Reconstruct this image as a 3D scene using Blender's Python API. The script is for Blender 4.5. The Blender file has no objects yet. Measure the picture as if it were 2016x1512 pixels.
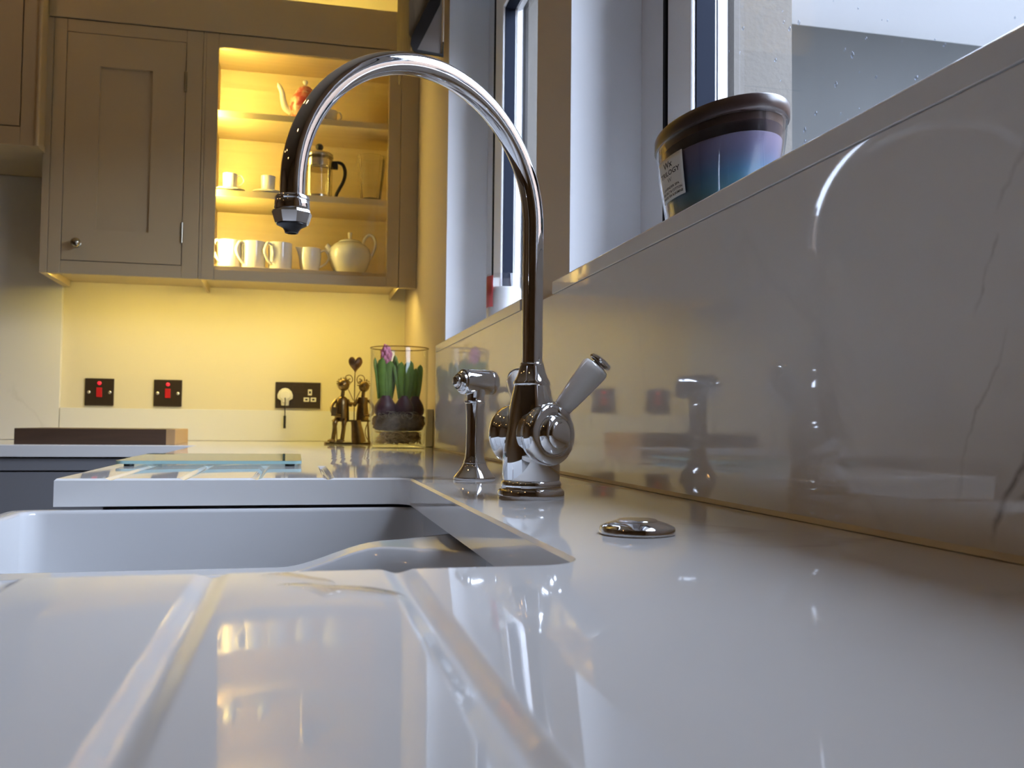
import bpy, bmesh, math, random
from mathutils import Vector, Matrix
random.seed(7)
PI = math.pi
SC = bpy.context.scene
COL = SC.collection

# ------------------------------------------------------------------ camera
# units: metres, z = 0 is the top of the worktop, y runs along the window wall, x towards the window
CAM = Vector((0, 0, 0.063))
YAW, PIT, ROL, FPX = .2265, .0431, .0105, 1842.0
fwd = Vector((math.sin(YAW)*math.cos(PIT), math.cos(YAW)*math.cos(PIT), math.sin(PIT)))
rt = Vector((math.cos(YAW), -math.sin(YAW), 0))
up = rt.cross(fwd)
r2 = rt*math.cos(ROL) + up*math.sin(ROL)
u2 = -rt*math.sin(ROL) + up*math.cos(ROL)
cd = bpy.data.cameras.new('camera')
cam = bpy.data.objects.new('camera', cd); COL.objects.link(cam)
m = Matrix((r2, u2, -fwd)).transposed().to_4x4(); m.translation = CAM
cam.matrix_world = m
cd.sensor_width = 36; cd.lens = FPX*36/2016; cd.clip_start = .01
cd.dof.use_dof = True; cd.dof.focus_distance = .86; cd.dof.aperture_fstop = 18
SC.camera = cam
SC.cycles.max_bounces = 7; SC.cycles.diffuse_bounces = 3; SC.cycles.glossy_bounces = 4; SC.cycles.transmission_bounces = 4; SC.cycles.transparent_max_bounces = 12
SC.cycles.adaptive_threshold = .02; SC.cycles.caustics_reflective = False; SC.cycles.caustics_refractive = False

# ------------------------------------------------------------------ world, exposure, lights
w = bpy.data.worlds.new('overcast_sky'); SC.world = w; w.use_nodes = True
bgn = w.node_tree.nodes['Background']
bgn.inputs[0].default_value = (.66, .78, 1.0, 1); bgn.inputs[1].default_value = 25.0
SC.view_settings.view_transform = 'Standard'; SC.view_settings.look = 'None'
SC.view_settings.exposure = 0; SC.view_settings.gamma = 1; SC.view_settings.use_curve_mapping = False
LED = (1.0, .78, .20)
E_UNDER, E_CAB, E_TOP, E_DOWN = 88.0, 205.0, 86.0, 46.0

def portal(name, y0, y1, z0, z1, x):
    l = bpy.data.lights.new(name, 'AREA'); l.shape = 'RECTANGLE'; l.size = y1-y0; l.size_y = z1-z0
    l.cycles.is_portal = True
    o = bpy.data.objects.new(name, l); COL.objects.link(o)
    mm = Matrix(((0, 0, 1), (1, 0, 0), (0, 1, 0))).to_4x4()   # local x->world y, y->z, z->x ; light shines along -z (into room)
    mm.translation = Vector((x, (y0+y1)/2, (z0+z1)/2)); o.matrix_world = mm
portal('window_portal', .45, 1.035, .25, 1.05, .53)
portal('window_portal', 1.50, 2.105, .25, 1.05, .53)

# ------------------------------------------------------------------ materials
def nmat(name):
    mt = bpy.data.materials.new(name); mt.use_nodes = True
    nt = mt.node_tree; return mt, nt, nt.nodes['Principled BSDF'], nt.nodes['Material Output']
def mat(name, col, rough=.5, metal=0, spec=None, emit=None, es=0, coat=0, noise=0, nscale=30, bump=0, trans=0, ior=None, sss=0):
    mt, nt, b, out = nmat(name)
    b.inputs['Base Color'].default_value = (*col, 1); b.inputs['Roughness'].default_value = rough
    b.inputs['Metallic'].default_value = metal
    if spec is not None: b.inputs['Specular IOR Level'].default_value = spec
    if emit: b.inputs['Emission Color'].default_value = (*emit, 1); b.inputs['Emission Strength'].default_value = es
    if coat: b.inputs['Coat Weight'].default_value = coat; b.inputs['Coat Roughness'].default_value = .05
    if trans: b.inputs['Transmission Weight'].default_value = trans
    if ior: b.inputs['IOR'].default_value = ior
    if sss: b.inputs['Subsurface Weight'].default_value = sss; b.inputs['Subsurface Radius'].default_value = (.01, .008, .006)
    if noise or bump:
        tc = nt.nodes.new('ShaderNodeTexCoord'); nz = nt.nodes.new('ShaderNodeTexNoise')
        nz.inputs['Scale'].default_value = nscale; nz.inputs['Detail'].default_value = 5
        nt.links.new(tc.outputs['Object'], nz.inputs['Vector'])
        if noise:
            mx = nt.nodes.new('ShaderNodeMix'); mx.data_type = 'RGBA'
            mx.inputs[6].default_value = (*[c*(1-noise) for c in col], 1); mx.inputs[7].default_value = (*[min(1, c*(1+noise)) for c in col], 1)
            nt.links.new(nz.outputs['Fac'], mx.inputs[0]); nt.links.new(mx.outputs[2], b.inputs['Base Color'])
        if bump:
            bp = nt.nodes.new('ShaderNodeBump'); bp.inputs['Strength'].default_value = bump; bp.inputs['Distance'].default_value = .002
            nt.links.new(nz.outputs['Fac'], bp.inputs['Height']); nt.links.new(bp.outputs['Normal'], b.inputs['Normal'])
    return mt
def math_node(nt, op, a, b=None, c=None, clamp=False):
    n = nt.nodes.new('ShaderNodeMath'); n.operation = op; n.use_clamp = clamp
    for i, v in enumerate((a, b, c)):
        if v is None: continue
        if isinstance(v, (int, float)): n.inputs[i].default_value = v
        else: nt.links.new(v, n.inputs[i])
    return n.outputs[0]
def quartz(name, veins=(), amount=.5, base=(.80, .79, .775)):
    """white engineered stone: faint random veining plus the named veins (plane y,z lines) with their own course"""
    mt, nt, b, out = nmat(name)
    b.inputs['Roughness'].default_value = .035; b.inputs['IOR'].default_value = 1.62
    tc = nt.nodes.new('ShaderNodeTexCoord'); P = tc.outputs['Object']
    def noise(scale, detail, off=0, dist=0):
        n = nt.nodes.new('ShaderNodeTexNoise'); n.inputs['Scale'].default_value = scale; n.inputs['Detail'].default_value = detail
        n.inputs['Distortion'].default_value = dist
        mp = nt.nodes.new('ShaderNodeMapping'); mp.inputs['Location'].default_value = (off, off*.7, off*1.3)
        mp.inputs['Rotation'].default_value = (.3, .5, .6)
        nt.links.new(P, mp.inputs['Vector']); nt.links.new(mp.outputs[0], n.inputs['Vector']); return n.outputs['Fac']
    n1 = noise(2.2, 8, 3.1, .6); n2 = noise(1.6, 3, 8.4)
    v = math_node(nt, 'ABSOLUTE', math_node(nt, 'SUBTRACT', n1, .5))
    v = math_node(nt, 'SUBTRACT', 1.0, math_node(nt, 'MULTIPLY', v, 45.0), clamp=True)
    msk = math_node(nt, 'MULTIPLY', math_node(nt, 'SUBTRACT', n2, .5), 6.0, clamp=True)
    v = math_node(nt, 'MULTIPLY', math_node(nt, 'MULTIPLY', v, msk), amount)
    sep = nt.nodes.new('ShaderNodeSeparateXYZ'); nt.links.new(P, sep.inputs[0])
    wob = noise(22, 6, 1.7); patch = noise(38, 4, 5.2)
    for (ya, za, yb, zb, wd, st) in veins:
        dy, dz = yb-ya, zb-za; L = math.hypot(dy, dz); ny, nz_ = -dz/L, dy/L
        d = math_node(nt, 'ADD', math_node(nt, 'MULTIPLY', sep.outputs[1], ny), math_node(nt, 'MULTIPLY', sep.outputs[2], nz_))
        d = math_node(nt, 'SUBTRACT', d, ya*ny+za*nz_)
        d = math_node(nt, 'ADD', d, math_node(nt, 'MULTIPLY', math_node(nt, 'SUBTRACT', wob, .5), .028))
        t = math_node(nt, 'SUBTRACT', math_node(nt, 'ADD', math_node(nt, 'MULTIPLY', sep.outputs[1], dy/L), math_node(nt, 'MULTIPLY', sep.outputs[2], dz/L)), (ya*dy+za*dz)/L)
        a = math_node(nt, 'SUBTRACT', 1.0, math_node(nt, 'DIVIDE', math_node(nt, 'ABSOLUTE', d), wd), clamp=True)
        e1 = math_node(nt, 'MULTIPLY', t, 60.0, clamp=True); e2 = math_node(nt, 'MULTIPLY', math_node(nt, 'SUBTRACT', L, t), 60.0, clamp=True)
        pm = math_node(nt, 'MULTIPLY', math_node(nt, 'SUBTRACT', patch, .36), 5.0, clamp=True)
        a = math_node(nt, 'MULTIPLY', math_node(nt, 'MULTIPLY', a, pm), math_node(nt, 'MULTIPLY', math_node(nt, 'MULTIPLY', e1, e2), st))
        v = math_node(nt, 'MAXIMUM', v, a)
    mx = nt.nodes.new('ShaderNodeMix'); mx.data_type = 'RGBA'
    mx.inputs[6].default_value = (*base, 1); mx.inputs[7].default_value = (.30, .27, .25, 1)
    nt.links.new(v, mx.inputs[0]); nt.links.new(mx.outputs[2], b.inputs['Base Color'])
    return mt
def clear_glass(name, tint=(1, 1, 1), ior=1.45, rough=0.0, k=1.0):
    """thin clear glass: reflection by Fresnel over straight transmission"""
    mt, nt, b, out = nmat(name); nt.nodes.remove(b)
    tr = nt.nodes.new('ShaderNodeBsdfTransparent'); tr.inputs[0].default_value = (*tint, 1)
    gl = nt.nodes.new('ShaderNodeBsdfGlossy'); gl.inputs['Roughness'].default_value = rough
    lw = nt.nodes.new('ShaderNodeLayerWeight'); lw.inputs[0].default_value = .5; f0 = ((ior-1)/(ior+1))**2
    fac = math_node(nt, 'ADD', math_node(nt, 'MULTIPLY', math_node(nt, 'POWER', lw.outputs['Facing'], 5.0), 1-f0), f0)
    fac = math_node(nt, 'MULTIPLY', fac, k)
    mx = nt.nodes.new('ShaderNodeMixShader')
    nt.links.new(fac, mx.inputs[0]); nt.links.new(tr.outputs[0], mx.inputs[1]); nt.links.new(gl.outputs[0], mx.inputs[2])
    nt.links.new(mx.outputs[0], out.inputs[0]); return mt
def wood(name, c1, c2, scale=4, axis=0, rough=.5):
    mt, nt, b, out = nmat(name); b.inputs['Roughness'].default_value = rough
    tc = nt.nodes.new('ShaderNodeTexCoord'); mp = nt.nodes.new('ShaderNodeMapping')
    s = [scale*9]*3; s[axis] = scale*.8; mp.inputs['Scale'].default_value = s
    nz = nt.nodes.new('ShaderNodeTexNoise'); nz.inputs['Scale'].default_value = 1; nz.inputs['Detail'].default_value = 6; nz.inputs['Distortion'].default_value = 1.2
    nt.links.new(tc.outputs['Object'], mp.inputs[0]); nt.links.new(mp.outputs[0], nz.inputs['Vector'])
    mx = nt.nodes.new('ShaderNodeMix'); mx.data_type = 'RGBA'
    mx.inputs[6].default_value = (*c1, 1); mx.inputs[7].default_value = (*c2, 1)
    nt.links.new(nz.outputs['Fac'], mx.inputs[0]); nt.links.new(mx.outputs[2], b.inputs['Base Color']); return mt
def height_blend(name, stops, rough=.4, sss=0):
    """wax poured in layers: colour by height inside the jar (object space z)"""
    mt, nt, b, out = nmat(name); b.inputs['Roughness'].default_value = rough
    tc = nt.nodes.new('ShaderNodeTexCoord'); sep = nt.nodes.new('ShaderNodeSeparateXYZ'); nt.links.new(tc.outputs['Object'], sep.inputs[0])
    z0, z1 = stops[0][0], stops[-1][0]
    f = math_node(nt, 'DIVIDE', math_node(nt, 'SUBTRACT', sep.outputs[2], z0), z1-z0, clamp=True)
    cr = nt.nodes.new('ShaderNodeValToRGB'); nt.links.new(f, cr.inputs[0])
    el = cr.color_ramp.elements
    while len(el) < len(stops): el.new(.5)
    for e, (z, c) in zip(el, stops): e.position = (z-z0)/(z1-z0); e.color = (*c, 1)
    nt.links.new(cr.outputs[0], b.inputs['Base Color'])
    return mt

M = {}
M['worktop'] = quartz('white_quartz_worktop', amount=.35)
M['splash'] = quartz('white_quartz_splashback', amount=.12, veins=[
    (.398, .005, .338, .125, .0035, .95), (.36, .072, .31, .17, .0025, .7), (.388, .02, .33, .062, .0025, .75),
    (.425, .02, .385, .115, .0018, .35), (.41, .12, .385, .175, .0022, .5), (.395, .16, .35, .22, .002, .35)])
M['slab'] = quartz('white_quartz_slab', amount=.45)
M['chrome'] = mat('polished_chrome', (.78, .78, .79), .035, 1)
M['dark_chrome'] = mat('black_rubber_aerator', (.03, .03, .032), .35)
M['porcelain'] = mat('white_porcelain_lever', (.80, .78, .75), .12, coat=.5)
M['ceramic'] = mat('white_glazed_ceramic_sink', (.60, .60, .605), .10, coat=.3)
M['china'] = mat('white_bone_china', (.86, .84, .79), .12, coat=.4)
M['paint'] = mat('greige_cabinet_paint', (.49, .395, .25), .42)
M['base_paint'] = mat('blue_grey_base_cabinet_paint', (.21, .21, .225), .42)
M['gap'] = mat('dark_shadow_gap', (.03, .025, .02), .9)
M['cream'] = mat('cream_wall_paint', (.74, .67, .50), .75)
M['wall'] = mat('warm_beige_wall_paint', (.62, .51, .39), .8)
M['room_wall'] = mat('warm_brown_wall_paint', (.46, .37, .27), .8)
M['reveal'] = mat('white_reveal_plaster', (.89, .90, .93), .6)
M['white'] = mat('white_ceiling_paint', (.70, .63, .52), .85)
M['upvc'] = mat('white_upvc', (.74, .74, .76), .28)
M['gasket'] = mat('black_gasket_rubber', (.008, .009, .013), .7, spec=.1)
M['bead'] = mat('dark_blue_grey_glazing_bead', (.010, .013, .022), .7, spec=.06)
M['glass'] = clear_glass('window_glass', k=.5)
M['thin_glass'] = clear_glass('clear_thin_glass', (.985, .985, .98), 1.42)
M['vase_glass'] = clear_glass('clear_vase_glass', (.97, .97, .95), 1.4)
M['jar_glass'] = clear_glass('clear_jar_glass', (.95, .95, .96), 1.45)
M['green_glass'] = clear_glass('green_tinted_glass', (.86, .95, .93), 1.5)
M['glass_edge'] = mat('green_glass_edge', (.33, .52, .52), .15)
M['water'] = clear_glass('water_film', (.97, .97, .97), 1.36)
M['oak'] = wood('oak_interior', (.58, .44, .24), (.74, .60, .36), 3, 0)
M['walnut'] = wood('dark_walnut', (.045, .024, .014), (.11, .06, .034), 4, 0)
M['walnut_end'] = wood('pale_sapwood', (.42, .25, .11), (.52, .33, .16), 6, 2)
M['lid'] = wood('dark_brown_lid_wood', (.020, .011, .010), (.042, .024, .020), 8, 1, .35)
M['bronze'] = mat('aged_bronze_wire', (.26, .18, .08), .30, 1, noise=.4, nscale=60)
M['heart'] = mat('brown_metal_heart', (.20, .12, .065), .35, .8)
M['plate'] = mat('bronze_switch_plate', (.075, .055, .040), .35, .6)
M['red'] = mat('red_rocker', (.45, .015, .02), .35, emit=(1, .02, .02), es=.05)
M['neon'] = mat('red_neon_lamp', (.8, .02, .04), .3, emit=(1, .02, .05), es=.9)
M['screw'] = mat('steel_screw', (.7, .68, .62), .3, 1)
M['white_plastic'] = mat('white_plastic', (.82, .80, .74), .35)
M['black'] = mat('black_plastic', (.015, .014, .013), .4)
M['knob'] = mat('antique_nickel_knob', (.42, .38, .30), .25, 1)
M['steel'] = mat('brushed_steel', (.62, .58, .50), .22, 1)
M['led'] = mat('under_cabinet_led', (1, .9, .6), .5, emit=LED, es=E_UNDER)
M['led_cab'] = mat('cabinet_led', (1, .9, .6), .5, emit=LED, es=E_CAB)
M['led_top'] = mat('cabinet_top_led', (1, .9, .6), .5, emit=LED, es=E_TOP)
M['downlight'] = mat('downlight_lens', (1, .9, .7), .5, emit=(1.0, .54, .19), es=E_DOWN)
M['leaf'] = mat('hyacinth_leaf', (.125, .215, .035), .42, noise=.35, nscale=70)
M['bulb'] = mat('hyacinth_bulb', (.085, .035, .05), .4, noise=.4, nscale=90)
M['bud'] = mat('pink_hyacinth_bud', (.50, .16, .24), .5, noise=.35, nscale=120)
M['moss'] = mat('dry_moss', (.20, .15, .10), .9, noise=.5, nscale=140, bump=.6)
M['raffia'] = mat('golden_raffia', (.70, .50, .20), .5, noise=.4, nscale=90, bump=.5)
M['thread'] = mat('pale_moss_thread', (.42, .36, .28), .8)
M['wax_white'] = mat('white_wax', (.84, .83, .80), .45, sss=.2)
M['label_red'] = mat('red_paper_label', (.42, .05, .05), .55)
M['sealant'] = mat('pale_sealant', (.66, .58, .44), .5)
M['label'] = mat('cream_paper_label', (.70, .68, .63), .6)
M['ink'] = mat('black_print', (.02, .02, .02), .6)
M['ink_grey'] = mat('grey_print', (.28, .28, .26), .6)
M['blind'] = wood('brown_patterned_blind', (.10, .075, .045), (.36, .28, .18), 5, 2, .8)
M['blind_trim'] = mat('black_blind_trim', (.012, .011, .012), .7)
M['blind_lining'] = mat('grey_blind_lining', (.23, .20, .185), .85)
M['cord'] = mat('white_cord', (.7, .68, .64), .6)
M['floor'] = wood('dark_oak_floor', (.14, .09, .05), (.22, .15, .09), 2, 1, .45)
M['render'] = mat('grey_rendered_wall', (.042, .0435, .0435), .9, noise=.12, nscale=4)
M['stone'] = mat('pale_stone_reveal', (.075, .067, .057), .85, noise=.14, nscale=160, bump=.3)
M['soffit'] = mat('white_soffit', (.56, .57, .60), .5)
M['soffit_beige'] = mat('beige_canopy', (.30, .28, .25), .6)
M['blocker'] = mat('brown_daylight_blocker', (.14, .10, .075), .9, noise=.2, nscale=5)
M['ground'] = mat('grey_paving', (.25, .25, .24), .9, noise=.2, nscale=3)
M['pot_red'] = None
def blotch():
    mt, nt, b, out = nmat('painted_teapot_glaze'); b.inputs['Roughness'].default_value = .18
    tc = nt.nodes.new('ShaderNodeTexCoord'); nz = nt.nodes.new('ShaderNodeTexNoise'); nz.inputs['Scale'].default_value = 42; nz.inputs['Detail'].default_value = 3
    nt.links.new(tc.outputs['Object'], nz.inputs['Vector'])
    cr = nt.nodes.new('ShaderNodeValToRGB'); e = cr.color_ramp.elements
    e[0].position = .40; e[0].color = (.46, .06, .05, 1); e[1].position = .60; e[1].color = (.72, .48, .34, 1)
    x = e.new(.5); x.color = (.60, .16, .12, 1)
    nt.links.new(nz.outputs['Fac'], cr.inputs[0]); nt.links.new(cr.outputs[0], b.inputs['Base Color']); return mt
M['pot_red'] = blotch()

# ------------------------------------------------------------------ mesh helpers
class MB:
    def __init__(s): s.v = []; s.f = []
    def add(s, v, f, mx=None):
        o = len(s.v); s.v += [(mx @ Vector(p)) if mx else Vector(p) for p in v]; s.f += [tuple(i+o for i in q) for q in f]; return s
    def box(s, x0, x1, y0, y1, z0, z1, mx=None):
        v = [(x, y, z) for x in (x0, x1) for y in (y0, y1) for z in (z0, z1)]
        return s.add(v, [(0, 1, 3, 2), (4, 6, 7, 5), (0, 4, 5, 1), (2, 3, 7, 6), (0, 2, 6, 4), (1, 5, 7, 3)], mx)
    def lathe(s, prof, n=48, mx=None, sx=1, sy=1):
        v = []; f = []; k = len(prof)
        for i in range(n):
            a = 2*PI*i/n
            for r, z in prof: v.append((r*math.cos(a)*sx, r*math.sin(a)*sy, z))
        for i in range(n):
            j = (i+1) % n
            for q in range(k-1): f.append((i*k+q, j*k+q, j*k+q+1, i*k+q+1))
        if prof[0][0] > 1e-3 and abs(prof[0][0]-prof[-1][0]) < 1e-6:   # a ring: close the section on itself
            for i in range(n): j = (i+1) % n; f.append((i*k+k-1, j*k+k-1, j*k, i*k))
            return s.add(v, f, mx)
        if prof[0][0] > 1e-6: f.append(tuple(i*k for i in range(n))[::-1])
        if prof[-1][0] > 1e-6: f.append(tuple(i*k+k-1 for i in range(n)))
        return s.add(v, f, mx)
    def tube(s, path, r, n=16, caps=True, mx=None, flat=1.0):
        path = [Vector(p) for p in path]; N = len(path); rr = r if isinstance(r, (list, tuple)) else [r]*N
        v = []; f = []; prev = None
        for i, p in enumerate(path):
            t = (path[min(i+1, N-1)]-path[max(i-1, 0)]).normalized()
            if prev is None:
                a = Vector((0, 0, 1)) if abs(t.z) < .9 else Vector((1, 0, 0)); nrm = (a-t*a.dot(t)).normalized()
            else: nrm = (prev-t*prev.dot(t)).normalized()
            prev = nrm; bn = t.cross(nrm)
            for j in range(n):
                a = 2*PI*j/n; v.append(p+(nrm*math.cos(a)*flat+bn*math.sin(a))*rr[i])
        for i in range(N-1):
            for j in range(n): k = (j+1) % n; f.append((i*n+j, i*n+k, (i+1)*n+k, (i+1)*n+j))
        if caps: f.append(tuple(range(n))[::-1]); f.append(tuple((N-1)*n+j for j in range(n)))
        return s.add(v, f, mx)
    def prism(s, poly, a0, a1, axis='z', mx=None):
        """extrude a 2-D polygon; axis z: (x,y), axis y: (x,z), axis x: (y,z)"""
        n = len(poly)
        def P(p, a): return {'z': (p[0], p[1], a), 'y': (p[0], a, p[1]), 'x': (a, p[0], p[1])}[axis]
        v = [P(p, a0) for p in poly]+[P(p, a1) for p in poly]
        f = [tuple(range(n))[::-1], tuple(range(n, 2*n))]+[(i, (i+1) % n, n+(i+1) % n, n+i) for i in range(n)]
        return s.add(v, f, mx)
    def ball(s, c, r, n=16, sx=1, sy=1, sz=1):
        pr = [(max(1e-7, r*math.sin(PI*i/n)), -r*math.cos(PI*i/n)) for i in range(n+1)]
        return s.lathe([(a, b*sz) for a, b in pr], n*2, Matrix.Translation(c), sx, sy)
    def build(s, name, m, parent=None, bevel=0, smooth=35, world=False):
        me = bpy.data.meshes.new(name)
        me.from_pydata([tuple(p) for p in s.v], [], s.f)
        bm = bmesh.new(); bm.from_mesh(me)
        bmesh.ops.remove_doubles(bm, verts=bm.verts, dist=1e-6)
        bmesh.ops.recalc_face_normals(bm, faces=bm.faces); bm.to_mesh(me); bm.free()
        me.polygons.foreach_set('use_smooth', [True]*len(me.polygons)); me.set_sharp_from_angle(angle=math.radians(smooth))
        me.materials.append(M[m] if isinstance(m, str) else m)
        o = bpy.data.objects.new(name, me); COL.objects.link(o)
        if bevel:
            b = o.modifiers.new('bevel', 'BEVEL'); b.width = bevel; b.segments = 2; b.limit_method = 'ANGLE'; b.angle_limit = math.radians(40)
            b.harden_normals = True
        if parent is not None:
            o.parent = parent
            if world and parent.type == 'EMPTY': o.matrix_parent_inverse = Matrix.Translation(-parent.location)
        return o
def tag(o, label, cat=None, group=None, kind=None):
    if label: o['label'] = label
    if cat: o['category'] = cat
    if group: o['group'] = group
    if kind: o['kind'] = kind
    return o
def thing(name, label, cat, loc=(0, 0, 0), rotz=0, group=None, kind=None):
    o = bpy.data.objects.new(name, None); COL.objects.link(o); o.location = loc; o.rotation_euler = (0, 0, rotz); o.empty_display_size = .02
    return tag(o, label, cat, group, kind)
def struct(o, label=None): return tag(o, label, kind='structure')
def dup(root, loc, label, rotz=None):
    r = root.copy(); COL.objects.link(r); r.location = loc; r['label'] = label
    if rotz is not None: r.rotation_euler = (0, 0, rotz)
    for ch in list(root.children):
        c = ch.copy(); COL.objects.link(c); c.parent = r
        for g in list(ch.children):
            d = g.copy(); COL.objects.link(d); d.parent = c
    return r
def arc(cx, cz, r, a0, a1, n): return [(cx+r*math.cos(a0+(a1-a0)*i/n), cz+r*math.sin(a0+(a1-a0)*i/n)) for i in range(n+1)]
def smooth01(t): t = max(0, min(1, t)); return t*t*(3-2*t)
def rrect(x0, x1, y0, y1, r, n=8):
    p = []
    for cx, cy, a in ((x1-r, y1-r, 0), (x0+r, y1-r, PI/2), (x0+r, y0+r, PI), (x1-r, y0+r, 1.5*PI)):
        p += [(cx+r*math.cos(a+PI/2*i/n), cy+r*math.sin(a+PI/2*i/n)) for i in range(n+1)]
    return p
def spline(pts, n=8):
    pts = [Vector(p) for p in pts]; out = []
    for i in range(len(pts)-1):
        p0, p1, p2, p3 = pts[max(i-1, 0)], pts[i], pts[i+1], pts[min(i+2, len(pts)-1)]
        for k in range(n):
            t = k/n; out.append(.5*((2*p1)+(p2-p0)*t+(2*p0-5*p1+4*p2-p3)*t*t+(3*p1-p0-3*p2+p3)*t**3))
    out.append(pts[-1]); return out

# ------------------------------------------------------------------ the room shell
XW, XS, YB = .357, .334, 3.19          # window wall paint plane, splashback face, end wall
ZF, ZC = -.91, 1.62
XL, YN = -3.6, -2.6
XO = .585                               # outer face of the window wall
ZS, ZH = .2565, 1.15                    # sill top, window head
struct(MB().box(XL-.1, XO, YN-.1, YB+.1, ZF-.1, ZF).build('floor', 'floor'))
struct(MB().box(XL-.1, XO, YN-.1, YB+.1, ZC, ZC+.1).build('ceiling', 'white'))
struct(MB().box(XL-.1, XO, YB, YB+.15, ZF, ZC).build('wall_back', 'cream'))
struct(MB().box(XL-.15, XL, YN, YB, ZF, ZC).build('wall_left', 'room_wall'))
struct(MB().box(XL-.1, XO, YN-.15, YN, ZF, ZC).build('wall_front', 'room_wall'))
W1 = (.345, 1.211); W2 = (1.396, 2.292)  # near and far window openings along y
wm = MB()
for a, b, c, d in ((YN, YB, ZF, ZS-.14), (YN, YB, ZH, ZC), (YN, W1[0], ZS-.14, ZH), (W1[1], W2[0], ZS-.14, ZH), (W2[1], YB, ZS-.14, ZH)):
    wm.box(XW, XO, a, b, c, d)
XR = .4587                              # room-side plane of the window frames
for a, b in (W1, W2): wm.box(XW, XR-.008, a, b, ZS-.14, ZS-.02)
wall_r = struct(wm.build('wall_right', 'wall'))
def lining(y0, y1):
    lm = MB()
    lm.box(XW+.0002, XR+.03, y1-.0008, y1+.0004, ZS, ZH); lm.box(XW+.0002, XR+.03, y0-.0004, y0+.0008, ZS, ZH); lm.box(XW+.0002, XR+.03, y0, y1, ZH-.0008, ZH+.0004)
    lm.build('reveal_plaster', 'reveal', wall_r)
lining(*W1); lining(*W2)
def window(n, y0, y1, label, fw, sw):
    z0, z1 = ZS-.115, ZH
    wdw = thing('window_%d' % n, label, None, (XR, (y0+y1)/2, z0), kind='structure')
    def ring(name, m, d, wd, x0, x1, bevel=.002):
        """four bars; d = inset and wd = width, each as (far jamb, other three sides)"""
        a, b, c, e = y0+d[1], y1-d[0], z0+d[1], z1-d[1]
        for (p, q, r, s_) in ((a, a+wd[1], c, e), (b-wd[0], b, c, e), (a+wd[1], b-wd[0], c, c+wd[1]), (a+wd[1], b-wd[0], e-wd[1], e)):
            MB().box(x0, x1, p, q, r, s_).build(name, m, wdw, bevel=bevel, world=True)
    F, S = (fw, .050), (sw, .055)
    add = lambda *t: tuple(sum(q[i] if isinstance(q, tuple) else q for q in t) for i in (0, 1))
    ring('frame_bar', 'upvc', (0, 0), F, XR, XR+.066)
    ring('gasket', 'gasket', F, (.008, .008), XR-.008, XR+.04, 0)
    ring('sash_bar', 'upvc', add(F, .008), S, XR-.006, XR+.042, .004)
    D = add(F, S, .008)
    ring('glazing_bead', 'bead', D, (.003, .003), XR+.000, XR+.024, 0)
    ring('outer_bead', 'upvc', D, (.003, .003), XR+.028, XR+.040, 0)
    MB().box(XR+.0245, XR+.0275, y0+D[1]-.002, y1-D[0]+.002, z0+D[1]-.002, z1-D[1]+.002).build('pane', 'glass', wdw, world=True)
    return wdw
win1 = window(1, W1[0], W1[1], 'white framed window behind the large oval candle', .100, .075)
win2 = window(2, W2[0], W2[1], 'white framed window beyond the tap, with the small white candle', .105, .080)
# rain drops on the outside of the near pane: too small and many to pick out singly
dm = MB()
for i in range(170):
    y, z = random.uniform(.52, 1.0), random.uniform(.33, .70); r = random.choice((.0006, .0008, .0010, .0014, .0019))
    dm.ball((XR+.0278, y, z), r, 5, sx=.7, sz=random.uniform(1, 1.7))
dm.build('raindrops', clear_glass('raindrop_water', (.82, .85, .9), 1.33), win1, world=True)['kind'] = 'stuff'
# stone reveals outside the panes
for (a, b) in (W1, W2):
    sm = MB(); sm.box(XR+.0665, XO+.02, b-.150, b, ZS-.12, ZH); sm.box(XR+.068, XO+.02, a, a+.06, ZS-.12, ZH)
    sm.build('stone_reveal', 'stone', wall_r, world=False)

# ------------------------------------------------------------------ outdoors
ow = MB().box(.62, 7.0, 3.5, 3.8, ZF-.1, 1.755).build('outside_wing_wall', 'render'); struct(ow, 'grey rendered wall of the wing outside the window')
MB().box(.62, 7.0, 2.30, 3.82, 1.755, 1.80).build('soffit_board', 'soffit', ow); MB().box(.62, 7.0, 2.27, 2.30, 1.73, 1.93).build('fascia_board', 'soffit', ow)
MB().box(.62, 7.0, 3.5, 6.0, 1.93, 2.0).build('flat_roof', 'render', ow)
MB().box(1.9, 7.0, 1.75, 2.269, 1.86, 1.91).build('canopy', 'soffit_beige', ow)
struct(MB().box(2.7, 2.9, -9, 2.2, ZF-.02, 1.35).build('daylight_blocker', 'blocker'), 'brown garden wall added unseen outside to stop low daylight')  # out of view, added to keep low sky light off the far end
struct(MB().box(XO, 14, -14, 14, ZF-.12, ZF-.02).build('ground', 'ground'), 'grey paving outside the window')

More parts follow.
